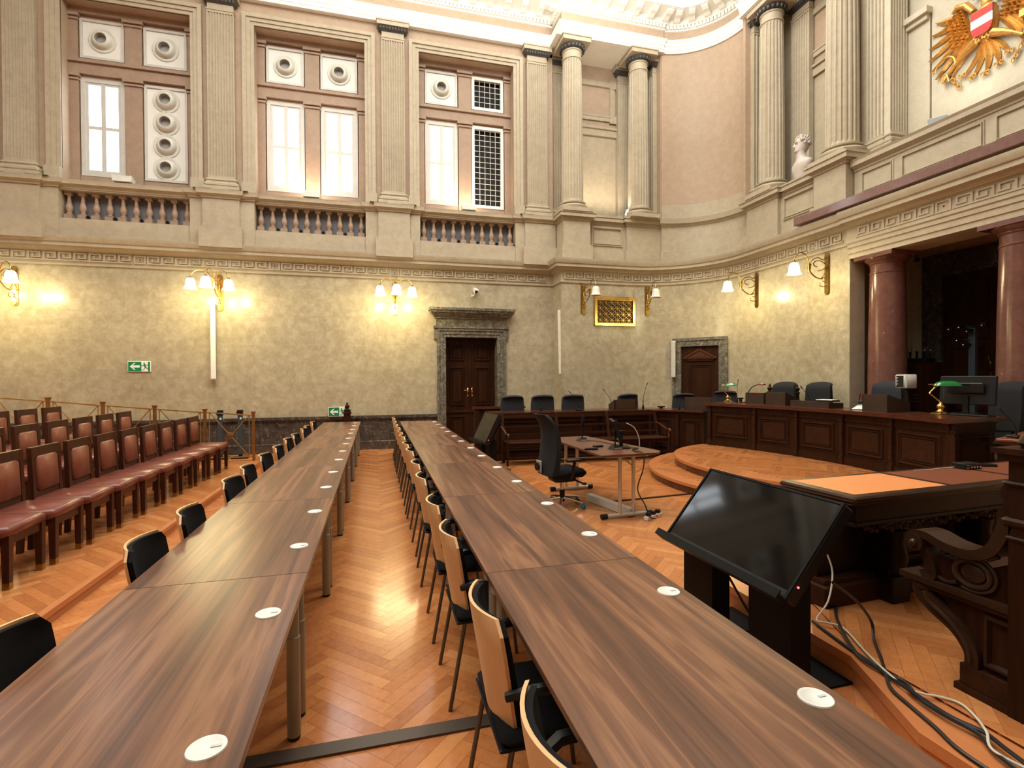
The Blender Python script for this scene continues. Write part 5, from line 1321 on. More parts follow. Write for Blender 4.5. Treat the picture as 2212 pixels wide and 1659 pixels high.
dup(cd, (7.60, 7.60, .26), -pi/2+.1, 'black high-backed chair behind the long low tray on the judges\' bench', gB)
court_chair('blue-grey high-backed chair in front of the red marble column', gB, (7.75, 6.44, .28), -pi/2, 'blue_fabric')
court_chair('black high-backed chair at the photo edge, behind the brass lamp with green shade', gB, (7.88, 4.97, .28), -pi/2-.35, 'dark_fabric')
# carved chair with finials behind
t = thing('carved_chair', 'dark carved high chair showing two turned finials behind the black chair', 'chair', (8.10, 8.72, .20), -pi/2)
for s in (-1, 1):
    m = MB(); m.box(s*.36-.03, s*.36+.03, -.03, .03, 0, 1.12); m.lathe([(.05, 1.12), (.06, 1.14), (.03, 1.165), (.05, 1.20), (.055, 1.22), (.02, 1.26), (.028, 1.28), (0, 1.32)], (s*.36, 0, 0), 14); part('back_post', m, 'oak_dark', t, 35)
part('seat', MB().box(-.34, .34, -.5, .03, .42, .48), 'oak_dark', t); part('back_panel', MB().box(-.33, .33, -.015, .015, .5, .95), 'oak_dark', t)
for s in (-1, 1): part('leg', MB().box(s*.28-.03, s*.28+.03, -.5, -.44, 0, .42), 'oak_dark', t)
# ================================================================ things on the benches
ZB, ZS = 1.141, .971
def tray(name, label, cat, loc, rz, w_, d_, h_, group=None, sl=0):
    t = thing(name, label, cat, loc, rz, group)
    m = MB(); m.box(-w_/2, w_/2, -d_/2, -d_/2+.012, 0, h_)
    for s in (-1, 1): x = s*(w_/2-.006); m.prism([(-d_/2, 0), (d_/2, 0), (d_/2, h_*(1-sl)), (-d_/2+.05, h_), (-d_/2, h_)], x-.006, x+.006, 'x')
    part('case', m, 'tray_wood', t); part('shelf', MB().box(-w_/2, w_/2, -d_/2, -d_/2+.06, h_, h_+.012), 'tray_wood', t); part('floor_board', MB().box(-w_/2+.01, w_/2-.01, -d_/2+.012, d_/2, 0, .01), 'tray_wood', t)
    return t
gT = 'dark wooden screens for papers on the benches'
tray('paper_screen', 'small dark wooden paper screen on the side desk before a blue chair', 'desk tray', (5.16, 10.08, ZS), .0, .50, .30, .20, gT, .5)
tray('paper_screen', 'dark wooden paper screen on the side desk beside the pedimented door', 'desk tray', (6.52, 9.25, ZS), -.95, .55, .30, .26, gT, .5)
tray('paper_screen', 'dark wooden paper screen next to the red gooseneck lamps', 'desk tray', (7.16, 8.26, ZB), -pi/2+.15, .42, .34, .20, gT, .3)
tray('paper_screen', 'dark wooden paper screen with slanted side between two black chairs', 'desk tray', (7.20, 7.76, ZB), -pi/2+.1, .44, .36, .22, gT, .6)
tray('paper_screen', 'long low dark wooden tray in the middle of the judges\' bench', 'desk tray', (7.22, 7.05, ZB), -pi/2+.03, .78, .30, .09, gT, .1)
tray('paper_screen', 'large dark wooden paper screen before the red marble column', 'desk tray', (7.22, 5.82, ZB), -pi/2-.08, .42, .38, .235, gT, .4)
t = thing('notebook', 'closed white and black notebook lying on the long low tray', 'book', (7.20, 6.80, ZB+.105), .2)
part('cover', MB().box(-.10, .10, -.14, .14, 0, .02), 'black_plastic', t); part('pages', MB().box(-.095, .10, -.135, .135, .02, .032), 'paper', t)
t = thing('desk_caddy', 'small desk caddy with pens and white papers beside the large wooden screen', 'desk organiser', (7.30, 6.22, ZB), -1.4)
part('tray', MB().box(-.13, .13, -.08, .08, 0, .02).box(-.13, .13, .06, .08, .02, .13).box(-.14, .13, -.08, .08, .12, .135), 'post_blue', t)
for k, (x, a) in enumerate(((-.08, .3), (-.05, -.1), (-.02, .5))): part('pen', MB().bar((x, 0, .13), (x+.05*sin(a), 0, .25), .01, .01), 'mic_red' if k == 1 else 'black_plastic', t)
part('paper_sheet', MB().add([(-.11, -.14, .01), (.05, -.16, .01), (.10, -.02, .10), (-.06, 0, .10)], [(0, 1, 2, 3)]).add([(-.02, -.15, .02), (.12, -.12, .03), (.12, .0, .11), (.0, .0, .08)], [(0, 1, 2, 3)]), 'paper', t)
t = thing('wooden_cup', 'small dark cup at the end of the judges\' bench beside the green lamp', 'cup', (7.30, 9.0, ZB))
part('bowl', MB().lathe([(.03, 0), (.035, .01), (.03, .05), (.055, .06), (.06, .09), (.05, .09), (.03, .05)], n=16), 'tray_wood', t, True); t['material_note'] = ''
del t['material_note']
t = thing('water_glass', 'clear drinking glass beside the small brass lamp with green shade', 'glass', (7.05, 9.04, ZB))
part('tumbler', MB().lathe([(.028, 0), (.034, .12), (.032, .12), (.026, .006), (0, .006)], n=18), 'glass', t, True)
# banker's lamps
def banker(loc, rz, label, sc=1.0):
    t = thing('bankers_lamp', label, 'desk lamp', loc, rz, 'brass desk lamps with green shades')
    m = MB(); m.lathe([(.10, 0), (.105, .008), (.09, .018), (.06, .024), (.035, .04), (.025, .06), (.04, .075), (.042, .095), (.03, .115), (.018, .125), (.016, .145)], n=24); part('base', m, 'brass', t, 50)
    m = MB(); m.tube([(0, 0, .14), (-.10, 0, .24), (-.105, 0, .26), (-.03, 0, .35)], .0075, 8); m.tube([(-.12, 0, .355), (.02, 0, .36)], .007, 8); m.sphere((-.105, 0, .25), .014, 8); part('bent_stem', m, 'brass', t, True)
    V = []; Fq = []; nu, nv = 14, 10
    for i in range(nu+1):
        u = -1+2*i/nu; e = sqrt(max(0, 1-abs(u)**3.2))
        for j in range(nv+1):
            a = pi*(j/nv)*.98; r_ = .068*(.55+.45*e); V.append((.06+u*.135, r_*cos(a)*1.1, .335+r_*sin(a)*(.9*e+.1)))
    for i in range(nu):
        for j in range(nv): a = i*(nv+1)+j; Fq.append((a, a+1, a+nv+2, a+nv+1))
    m = MB(); m.add(V, Fq); part('green_shade', m, 'lamp_green', t, 60)
    part('pull_chain', MB().tube([(.03, .01, .33), (.03, .01, .18)], .002, 5), 'brass', t)
    t.scale = (sc, sc, sc)
banker((7.13, 9.18, ZB), .75-1.5, 'small brass lamp with green shade, standing closest to the little pedimented door', .98)
banker((7.36, 5.16, ZB), -.75, 'larger brass lamp with glossy green shade at the near end of the judges\' bench', 1.12)
# red double gooseneck
t = thing('gooseneck_lamp', 'glossy red two-headed gooseneck desk lamp beside the first paper screen', 'desk lamp', (7.22, 8.68, ZB), -pi/2+.7)
part('base', MB().lathe([(.075, 0), (.08, .015), (.055, .04), (.02, .05)], n=20), 'mic_red', t, True); part('mat', MB().box(-.16, .2, -.09, .09, -.0, .008), 'black_plastic', t)
for pts, l in (([(0, 0, .04), (0, 0, .18), (.06, 0, .30), (.17, 0, .36), (.22, 0, .365)], 1), ([(.01, .02, .04), (.02, .02, .10), (.06, .02, .16), (.10, .02, .19)], .9)):
    n_ = part('gooseneck', MB().tube(crom(pts, 5), .009, 8), 'black_plastic', t, True); e = pts[-1]
    part('lamp_head', MB().sphere((e[0]+.03, e[1], e[2]+.005), .04, 12, (1.35, .9, .5)), 'mic_red', n_, True); part('lamp_tip', MB().box(e[0]+.05, e[0]+.10, e[1]-.02, e[1]+.02, e[2]-.012, e[2]+.01), 'black_gloss', n_)
# microphones
def mic(loc, rz, label, H=.42, lean=.12, base='disc', group='gooseneck microphones on the benches'):
    t = thing('gooseneck_microphone', label, 'microphone', loc, rz, group)
    if base == 'disc': m = MB(); m.rbox(-.06, .06, -.07, .07, 0, .03, .01)
    else: m = MB(); m.lathe([(.025, 0), (.025, .05), (.012, .09)], n=12)
    part('base', m, 'black_plastic', t, 40)
    part('gooseneck', MB().tube(crom([(0, 0, .02), (0, 0, H*.35), (lean*.3, 0, H*.65), (lean, 0, H)], 5), [.009]*6+[.0045]*10, 6), 'black_plastic', t, True)
    part('capsule', MB().tube([(lean, 0, H), (lean*1.25, 0, H+.05)], .009, 8), 'black_plastic', t, True)
    return t
mic((3.33, 10.15, ZS), 2.4, 'short gooseneck microphone in front of the second blue chair', .20, .03, 'pin')
mic((4.14, 10.05, ZS), pi, 'gooseneck microphone bending towards the third blue chair on a flat black base', .36, .18)
mic((4.98, 10.25, ZS), pi, 'gooseneck microphone behind the small wooden tray on the side desk', .40, .16, 'pin')
mic((5.62, 10.0, ZS), .2, 'tall thin gooseneck microphone at the bend of the side desk', .52, .10, 'pin')
mic((6.26, 9.62, ZS), .3, 'short gooseneck microphone beside the last blue chair of the side desk', .22, .04, 'pin')
mic((7.10, 8.86, ZB), .7, 'thin gooseneck microphone behind the red two-headed lamp', .42, .10, 'pin')
mic((7.45, 7.40, ZB), 2.6, 'thin gooseneck microphone in front of the second black chair', .30, .12, 'pin')
t = thing('desk_speaker', 'tiny flat black device lying on the side desk', 'device', (6.15, 10.15, ZS)); part('body', MB().rbox(-.08, .08, -.04, .04, .02, .05, .01), 'black_plastic', t); part('foot', MB().box(-.03, .03, -.02, .02, 0, .02), 'black_plastic', t)
# grey device box with dials on the bench
t = thing('timer_box', 'light grey box with dark face and three dials on a stand behind the bench', 'device', (7.82, 5.96, ZB+.33), -pi/2-.35)
m = MB(); m.rbox(-.125, .125, -.10, .06, 0, .21, .012); part('case', m, 'grille_cloth', t, 40); part('face', MB().box(-.09, .07, -.104, -.1, .02, .19), 'black_gloss', t)
for z in (.06, .105, .15): part('dial', MB().lathe([(.017, -.104), (.015, -.118), (0, -.118)], (-.065, 0, z), 12, 'y'), 'alu', t, True)
part('stand', MB().box(-.10, .10, -.04, .04, -.0, .0).box(-.03, .03, -.03, .03, -.04, 0).tube([(0, 0, -.04), (0, .02, -1.19)], .02), 'black_plastic', t)
# monitors and keyboard at the near end of the judges' bench
def screen(t, w_, h_, z, rz_=0, tilt=.1):
    M = Matrix.Translation((0, 0, z)) @ Matrix.Rotation(tilt, 4, 'X')
    m = MB(M); m.rbox(-w_/2, w_/2, -.02, .02, 0, h_, .008); s_ = part('display', m, 'black_plastic', t)
    m = MB(M); m.box(-w_/2+.015, w_/2-.015, -.0215, -.0205, .02, h_-.015); part('panel', m, 'tv_screen', s_)
    part('stand_neck', MB().box(-.03, .03, .0, .04, .02, z+.12), 'black_plastic', t); part('stand_foot', MB().rbox(-.13, .13, -.08, .12, 0, .02, .006), 'black_plastic', t)
t = thing('computer_monitor', 'wide black computer monitor seen from behind at the near end of the bench', 'monitor', (7.62, 5.02, ZB), pi/2+.15); screen(t, .62, .38, .13)
part('back_hump', MB().rbox(-.2, .2, .02, .05, .28, .42, .01), 'black_gloss', t)
t = thing('keyboard', 'black keyboard lying beside the brass lamp with green shade', 'keyboard', (7.35, 4.78, ZB), pi/2); part('body', MB().rbox(-.22, .22, -.07, .07, 0, .02, .005), 'black_plastic', t)
m = MB()
for i in range(14):
    for j in range(4): m.box(-.205+i*.0295, -.18+i*.0295, -.055+j*.029, -.031+j*.029, .02, .026)
part('keys', m, 'black_gloss', t, stuff=True)
# cabinet in the portico with microphones on top
t = thing('equipment_cabinet', 'tall dark wooden equipment cabinet in the shadowed portico', 'cabinet', (9.55, 7.12, .30), -pi/2)
part('carcass', MB().box(-.34, .34, -.30, .30, 0, 1.60), 'oak_dark', t); part('door', MB().box(-.32, .0, -.32, -.30, .05, 1.55), 'oak_dark', t); part('door', MB().box(.02, .33, -.32, -.30, .05, 1.55), 'oak_dark', t)
m = MB()
for r_ in range(3):
    for k in range(7): m.box(.06+k*.03, .08+k*.03, -.323, -.32, .90+r_*.06, .91+r_*.06)
part('vent_slots', m, 'grey_void', t, stuff=True); part('name_plate', MB().box(-.08, -.03, -.323, -.32, 1.40, 1.43), 'alu', t)
t = thing('charging_rack', 'black rack on the cabinet holding a row of hand microphones', 'rack', (9.55, 7.12, 1.90), -pi/2); part('rack_body', MB().rbox(-.25, .25, -.12, .12, 0, .08, .01), 'black_plastic', t)
mm = MB(); mm.lathe([(.011, 0), (.014, .10), (.016, .115)], n=10); mh = MB(); mh.sphere((0, 0, .135), .023, 10); me1 = mm.mesh('handle', 'black_plastic', True); me2 = mh.mesh('grille_ball', 'brass_old', True)
for k in range(4):
    for q in range(2):
        u = thing('hand_microphone', 'hand microphone in the %s line of the rack, %s from the red marble column' % (('front', 'rear')[q], ORD[k]), 'microphone', (9.50+q*.1, 7.12-(-.19+.125*k+q*.03), 1.98), 0, 'hand microphones in the charging rack'); link('handle', me1, u); link('grille_ball', me2, u)
t = thing('lamp_stand', 'dark column stand with several small angled devices before the tall door', 'stand', (9.7, 6.30, .30)); part('column', MB().box(-.03, .03, -.05, .05, .02, 2.16), 'post_blue', t); part('foot', MB().box(-.2, .2, -.2, .2, 0, .03), 'black_plastic', t)
random.seed(5)
for k, (y, z, a) in enumerate(((.28, 2.18, .2), (.12, 2.20, -.2), (.0, 2.12, .1), (-.22, 2.20, .35), (.15, 1.98, .1), (.05, 1.90, -.1))):
    m = MB(); m.bar((-.02, 0, z-.02), (-.08, y, z), .015, .015); ar = part('arm', m, 'black_plastic', t); part('device', MB().rbox(-.14, -.06, y-.05, y+.05, z-.02, z+.02, .008), 'black_gloss', ar)
    part('tip', MB().sphere((-.15, y, z-.025), .012, 6), 'alu', ar)
# low desk beyond the counsel desk, cut by the photo edge
t = thing('clerk_desk', 'brown-topped low desk at the photo edge under the end of the judges\' bench', 'desk', (6.95, 3.85, 0), .35)
part('desk_top', MB().rbox(-.35, 1.0, -.45, .30, .94, .97, .006), 'leather_brown', t); part('edge_moulding', MB().box(-.37, 1.02, -.47, .32, .91, .94), 'oak_dark_h', t); part('carcass', MB().box(-.30, .95, -.38, .25, 0, .91), 'oak_dark', t)
m = MB(); P = lambda u, d, z: (u, -.38-d, z); panel(m, -.25, .9, .2, .8, P, .025, .05); part('front_panel', m, 'oak_dark_h', t)
mic((6.78, 3.98, ZS), 2.8, 'gooseneck microphone on a shiny base at the photo edge on the low desk', .28, .14)
# ================================================================ witness table
t = thing('witness_table', 'small brown table on grey metal T-legs in the middle of the floor', 'table', (2.82, 6.27, 0), .045)
m = MB(); m.prism([(-.40, -.93), (.34, -.93), (.46, -.80), (.30, .93), (-.30, .93)], .745, .77, 'z'); part('tabletop', m, 'board_brown', t)
for yy in (-.80, .78):
    m = MB(); m.tube([(-.09, yy, .05), (-.09, yy, .72)], .022, 10); m.tube([(.09, yy, .05), (.09, yy, .72)], .022, 10); lg = part('leg', m, 'alu', t, True)
    m = MB(); m.tube([(-.30, yy, .035), (.30, yy, .035)], .026, 10); part('foot', m, 'alu', lg, True)
    for s in (-1, 1): part('end_cap', MB().tube([(s*.26, yy, .034), (s*.335, yy, .034)], .031, 10), 'black_plastic', lg, True)
    part('top_bar', MB().box(-.28, .28, yy-.02, yy+.02, .715, .745), 'alu', lg)
part('foot_beam', MB().bar((-.05, .1, .05), (.08, -.78, .05), .09, .09), 'white_plastic', t)
for s in (-1, 1): part('brace', MB().bar((s*.09, -.80, .60), (s*.0, -.55, .74), .012, .012), 'alu', t)
ZW = .771
t = thing('table_monitor', 'black flat monitor standing edge-on on the small brown table', 'monitor', (2.98, 5.90, ZW), -pi/2-.35); screen(t, .44, .28, .09, 0, .35)
part('screen_cable', MB().tube(crom([(-.10, .10, .30), (-.12, .20, .24), (-.13, .26, .12), (-.13, .27, .0)], 6), .006, 6), 'cable_white', t, True)
def stick(loc, label, rz=0):
    t = thing('table_microphone', label, 'microphone', loc, rz, 'stick microphones on the small brown table')
    m = MB(); m.add([(-.07, -.06, .0), (.07, -.06, 0), (.07, .06, 0), (-.07, .06, 0), (-.04, -.03, .045), (.04, -.03, .045), (.04, .03, .045), (-.04, .03, .045)], [(0, 3, 2, 1), (4, 5, 6, 7), (0, 1, 5, 4), (1, 2, 6, 5), (2, 3, 7, 6), (3, 0, 4, 7)]); part('base', m, 'black_plastic', t)
    part('base_front', MB().box(-.06, .06, -.064, -.058, .004, .02), 'alu', t)
    part('stem', MB().tube([(0, 0, .04), (.0, 0, .20)], .009, 8), 'black_plastic', t, True); part('foam_head', MB().tube([(0, 0, .19), (.01, 0, .22), (.02, 0, .34), (.02, 0, .36)], [.012, .021, .020, .008], 10), 'black_fabric', t, True)
stick((2.80, 6.68, ZW), 'stick microphone at the far end of the small brown table', .3); stick((2.86, 5.78, ZW), 'stick microphone just in front of the edge-on monitor', .3)
t = thing('remote_control', 'black remote control lying near the edge of the small brown table', 'remote', (2.55, 5.80, ZW), -.1); part('body', MB().rbox(-.085, .085, -.022, .022, 0, .022, .007), 'black_plastic', t); part('button_row', MB().box(-.06, .05, -.01, .01, .022, .024), 'black_gloss', t)
t = thing('black_box', 'small flat black box beside the remote on the small brown table', 'device', (2.74, 6.02, ZW), .3); part('body', MB().rbox(-.06, .06, -.04, .04, 0, .02, .005), 'black_plastic', t)
o = link('microphone_cable', MB().tube(crom([(2.86, 6.64, ZW+.006), (2.98, 6.5, ZW+.006), (3.0, 6.3, ZW+.006), (3.05, 6.1, ZW+.006)], 6), .005, 6).mesh('microphone_cable', 'cable_black', True)); tag(o, 'thin black cable running along the small brown table from the far microphone', 'cable')
o = link('table_cable', MB().tube(crom([(3.05, 5.82, ZW+.006), (3.14, 5.72, ZW+.006), (3.0, 5.60, ZW+.008), (2.99, 5.50, ZW+.006), (2.99, 5.318, ZW), (2.985, 5.312, .60), (2.95, 5.38, .35), (3.00, 5.30, .18), (3.04, 5.26, .05), (3.10, 5.24, .03)], 6), .008, 6).mesh('table_cable', 'cable_black', True)); tag(o, 'black cable bundle dropping from the small brown table to the power strip', 'cable')
t = thing('power_strip', 'black power strip with plugs on the floor under the small brown table', 'power strip', (3.14, 5.36, 0), .5)
part('strip', MB().rbox(-.16, .16, -.03, .03, 0, .045, .006), 'white_plastic', t)
for x in (-.10, 0, .10): part('plug', MB().rbox(x-.028, x+.028, -.025, .025, .045, .085, .006), 'black_plastic', t)
part('red_switch', MB().box(.02, .04, -.034, -.03, .015, .035), 'mic_red', t)
# ================================================================ swivel chair
t = thing('swivel_chair', 'black high-backed swivel chair with chrome star base beside the small table', 'office chair', (2.31, 6.18, 0), .12)  # faces +x
m = MB(); V = []; Fq = []; nu, nv = 10, 16
for side in (0, 1):
    for j in range(nv+1):
        q = j/nv; z = .44+.76*q; hw = .235-.03*q+.02*sin(pi*q); hw *= (1-.25*max(0, (q-.88)/.12)**2)
        cx_ = -.22-.05*sin(pi*q*1.0)*-1-.02*q-.09*max(0, (q-.72)/.28)**1.6
        for i in range(nu+1): u = -1+2*i/nu; V.append((cx_+.05*u*u-side*(.085-.045*q), u*hw, z))
n1 = (nv+1)*(nu+1)
for s_ in (0, 1):
    for j in range(nv):
        for i in range(nu): a = s_*n1+j*(nu+1)+i; Fq.append((a, a+1, a+nu+2, a+nu+1))
for j in range(nv):
    for i in (0, nu): a = j*(nu+1)+i; Fq.append((a, a+nu+1, a+n1+nu+1, a+n1))
for i in range(nu):
    for j in (0, nv): a = j*(nu+1)+i; Fq.append((a, a+1, a+n1+1, a+n1))
m.add(V, Fq); part('backrest', m, 'dark_fabric', t, 55)
m = MB(); m.rbox(-.24, .24, -.24, .24, .40, .50, .035); part('seat', m, 'black_fabric', t, 50); m = MB(); m.rbox(-.15, .15, -.12, .12, .33, .41, .02); part('mechanism', m, 'black_plastic', t, 50)
part('lumbar_plate', MB().rbox(-.335, -.315, -.07, .07, .46, .62, .01), 'alu', t); part('lumbar_knob', MB().lathe([(.05, -.34), (.05, -.365), (.0, -.365)], (0, 0, .54), 18, 'x'), 'black_plastic', t, 40)
for s in (-1, 1):
    m = MB(); m.tube(crom([(.0, s*.25, .40), (.0, s*.30, .50), (.02, s*.30, .62)], 5), .02, 8); m.rbox(-.10, .17, s*.30-.04, s*.30+.04, .62, .655, .014); part('armrest', m, 'black_plastic', t, 50)
m = MB(); m.tube([(.08, -.16, .37), (.16, -.27, .33)], .012, 8); m.sphere((.17, -.28, .33), .03, 8, (1, 1, .7)); part('lever', m, 'black_plastic', t, True)
part('gas_column', MB().lathe([(.025, .20), (.025, .34)], n=14).lathe([(.012, .3), (.012, .34)], n=8), 'chrome', t, True); part('column_sleeve', MB().lathe([(.034, .07), (.034, .22)], n=14), 'black_plastic', t, True)
for k in range(5):
    a = 2*pi*k/5+.35; ca, sa = cos(a), sin(a)
    m = MB(); m.tube([(.03*ca, .03*sa, .115), (.16*ca, .16*sa, .10), (.29*ca, .29*sa, .075)], [.022, .018, .013], 8); ft = part('star_foot', m, 'chrome', t, True)
    m = MB(); M = Matrix.Translation((.29*ca, .29*sa, 0)) @ Matrix.Rotation(a, 4, 'Z'); m.M = M
    for yy in (-.018, .018): m.lathe([(.0, yy-.010), (.026, yy-.010), (.028, yy), (.026, yy+.010), (0, yy+.010)], (0, 0, .028), 14, 'y')
    m.box(-.02, .02, -.01, .01, .03, .07); part('castor', m, 'castor_blue' if k in (0, 4) else 'black_plastic', ft, True)
# ================================================================ lectern screens
def kiosk(loc, rz, label, w_, h_, ztop, zbot, run, group='black presentation screens on twin pedestals', led=True):
    # local: screen faces -x, y along the width; bottom edge at x=0
    t = thing('presentation_screen', label, 'screen', loc, rz, group)
    tilt = atan2(run, ztop-zbot); hh = sqrt(run**2+(ztop-zbot)**2)
    M = Matrix.Translation((0, 0, zbot)) @ Matrix.Rotation(tilt, 4, 'Y')
    m = MB(M); m.rbox(0, .075, -w_/2, w_/2, 0, hh, .008); d = part('display', m, 'black_plastic', t)
    m = MB(M); m.box(-.002, .002, -w_/2+.016, w_/2-.016, .05, hh-.014); part('glass_panel', m, 'tv_screen', d)
    for s in (-1, 1): m = MB(M); a, b_ = sorted((s*(w_/2-.016), s*w_/2)); m.box(-.008, .0, a, b_, 0, hh); part('bezel', m, 'black_metal', d)
    for a, b_ in ((hh-.014, hh), (0, .016)): m = MB(M); m.box(-.0079, 0, -w_/2+.016, w_/2-.016, a, b_); part('bezel', m, 'black_metal', d)
    m = MB(M); m.box(-.075, .0, -w_/2-.012, w_/2+.012, -.025, -.0); m.box(-.075, -.066, -w_/2-.012, w_/2+.012, 0, .02); part('pen_ledge', m, 'black_metal', t)
    if led: m = MB(M); m.sphere((.02, -w_/2-.002, .09), .006, 8); part('status_light', m, 'red_led', t)
    m = MB(M); m.box(.075, .13, -w_/2+.10, w_/2-.10, .06, hh-.06); part('mount_box', m, 'black_metal', t)
    for s in (-1, 1):
        y = s*w_*.29
        pd = part('pedestal', MB().box(.10, .23, y-.14*w_, y+.14*w_, .012, zbot+.06), 'black_metal', t)
        part('base_plate', MB().box(-.02, .50, y-.15*w_, y+.15*w_, 0, .012), 'black_metal', pd)
    part('floor_plate', MB().box(.06, .30, -w_/2+.15, w_/2-.15, 0, .008), 'grey_void', t)
    return t
kiosk((1.955, 2.63, 0), .01, 'large black tilted screen on two pedestals beside the near table run', 1.08, .6, .995, .54, .375)
kiosk((1.80, 9.15, 0), .10, 'smaller black tilted screen beside the slatted bench near the big door', .82, .5, 1.02, .50, .26)
# ================================================================ counsel desk
t = thing('counsel_desk', 'antique carved desk with orange and brown leather inlays behind the large black screen', 'desk', (2.745, 2.40, .15), .06)
Ld, Dd = 2.6, .56; ZD = .78
m = MB(); m.rbox(0, Ld, 0, Dd, ZD-.035, ZD, .012); m.rbox(.03, Ld-.03, .03, Dd-.03, ZD-.06, ZD-.033, .008); part('desk_top', m, 'carved_oak', t)
for k, (a, b_, mt) in enumerate(((.075, .90, 'leather_orange'), (.955, 1.68, 'leather_brown'), (1.735, 2.5, 'leather_brown'))):
    part('leather_inlay', MB().box(a, b_, .06, Dd-.05, ZD-.002, ZD+.0015), mt, t, label='orange leather inlay' if k == 0 else 'brown leather inlay')
m = MB(); m.box(.14, Ld-.1, .10, Dd-.06, ZD-.20, ZD-.06); m.rbox(.12, Ld-.1, .085, Dd-.05, ZD-.215, ZD-.19, .008); part('apron', m, 'oak_shaded', t)
m = MB(); random.seed(2)
for k in range(46):
    x = .22+k*.045; z = ZD-.225-.03*sin(k*.9)**2; m.sphere((x, .10, z), .02, 6, (1.1, .8, .7+.5*random.random()))
    if k % 3 == 0: m.tube([(x, .09, z+.01), (x+.03, .085, z-.02), (x+.06, .09, z)], .007, 5)
part('carved_garland', m, 'oak_dark', t, stuff=True)
part('back_panel', MB().box(.10, Ld-.1, .34, .40, .0, ZD-.2), 'oak_shaded', t)
m = MB(); m.rbox(.06, Ld-.08, .24, .46, 0, .14, .01); m.box(.08, Ld-.1, .27, .42, .14, .17); part('plinth', m, 'oak_dark_h', t)
for x in (.62, 1.5, 2.3):
    m = MB(); m.box(x-.06, x+.06, .20, .34, .14, ZD-.2); m.rbox(x-.085, x+.085, .15, .40, 0, .17, .008); m.lathe([(.05, .2), (.07, .3), (.045, .4), (.06, .48)], (x, .19, 0), 12); part('pilaster_leg', m, 'oak_shaded', t, 35)
m = MB(); panel(m, .70, 1.42, .2, .52, lambda u, d, z: (u, .34-d, z), .025, .04); part('carved_panel', m, 'oak_dark_h', t)
ZC = .15+ZD+.001
t = thing('switch_box', 'small black video switch box with four silver buttons on the brown leather', 'device', (4.45, 2.93, ZC+.0), .0)
part('case', MB().rbox(-.085, .085, -.05, .05, 0, .045, .004), 'black_plastic', t)
for k in range(4): part('button', MB().lathe([(.008, -.051), (.008, -.056), (0, -.057)], (-.03+.03*k, 0, .017), 12, 'y'), 'chrome', t, True)
for k in range(4): part('indicator', MB().box(-.032+.03*k, -.028+.03*k, -.0515, -.05, .032, .035), 'alu', t)
m = MB(); m.box(-.078, -.048, -.0515, -.05, .030, .034); m.box(-.078, -.050, -.0515, -.05, .014, .017); m.box(-.078, -.045, -.0515, -.05, .009, .011); part('printed_label', m, 'alu', t)
t = thing('remote_control', 'black remote control next to the black switch box on the brown leather', 'remote', (4.68, 2.95, ZC), -.4); part('body', MB().rbox(-.08, .08, -.02, .02, 0, .02, .006), 'black_plastic', t); part('button_row', MB().box(-.05, .05, -.01, .01, .02, .022), 'black_gloss', t)
o = link('desk_cable', MB().tube(crom([(4.38, 2.96, ZC+.01), (4.25, 2.97, ZC+.005), (4.10, 2.95, ZC+.004), (3.95, 2.96, ZC+.004)], 5), .003, 5).mesh('desk_cable', 'cable_white', True)); tag(o, 'thin pale cable leading to the black switch box on the desk', 'cable')
# ================================================================ carved bench at the photo edge
t = thing('carved_bench', 'dark carved oak bench end with scrolled arm and ring ornament at the photo edge', 'bench', (2.71, 0, .15))
def vol(pts, r, n=5): return MB().tube(crom(pts, n), r, 10)
x0, x1 = 0, .09
part('side_board', MB().prism([(1.95, .43), (1.88, .38), (1.80, .25), (1.775, .12), (1.45, .12), (1.45, .86), (1.60, .86), (1.62, .66), (1.72, .60), (1.92, .60), (1.955, .52)], .02, .075, 'x'), 'oak_dark', t)
m = MB(); m.prism([(2.09, .445), (2.09, .475), (1.46, .475), (1.46, .445)], -.02, .12, 'x'); m.prism([(2.05, .42), (2.05, .445), (1.46, .445), (1.46, .42)], -.005, .10, 'x'); part('seat_rail', m, 'carved_oak', t)
part('seat', MB().box(.10, 1.9, 1.60, 2.08, .43, .47), 'oak_dark_h', t)
m = MB(); m.box(-.015, .11, 1.42, 1.80, 0, .13); m.box(-.025, .12, 1.42, 1.82, 0, .03); m.box(.11, 1.9, 1.50, 1.6, 0, .12); part('plinth', m, 'oak_dark_h', t)
# front bracket leg: S-curve from plinth to seat front
def ribbon(path, w_, xa, xb):
    P = [Vector(p) for p in crom([(p[0], p[1], 0) for p in path], 6)]; L_, R_ = [], []
    for i, p in enumerate(P):
        tt = (P[min(i+1, len(P)-1)]-P[max(i-1, 0)]).normalized(); n_ = Vector((-tt.y, tt.x, 0)); ww = w_[0]+(w_[1]-w_[0])*i/(len(P)-1); L_.append(p+n_*ww); R_.append(p-n_*ww)
    vs = [(xa, q.x, q.y) for q in L_]+[(xa, q.x, q.y) for q in R_]+[(xb, q.x, q.y) for q in L_]+[(xb, q.x, q.y) for q in R_]; n = len(P)
    fs = []
    for i in range(n-1): fs += [(i, i+1, n+i+1, n+i), (2*n+i, 3*n+i, 3*n+i+1, 2*n+i+1), (i, 2*n+i, 2*n+i+1, i+1), (n+i, n+i+1, 3*n+i+1, 3*n+i)]
    fs += [(0, n, 3*n, 2*n), (n-1, 3*n-1, 4*n-1, 2*n-1)]
    return vs, fs
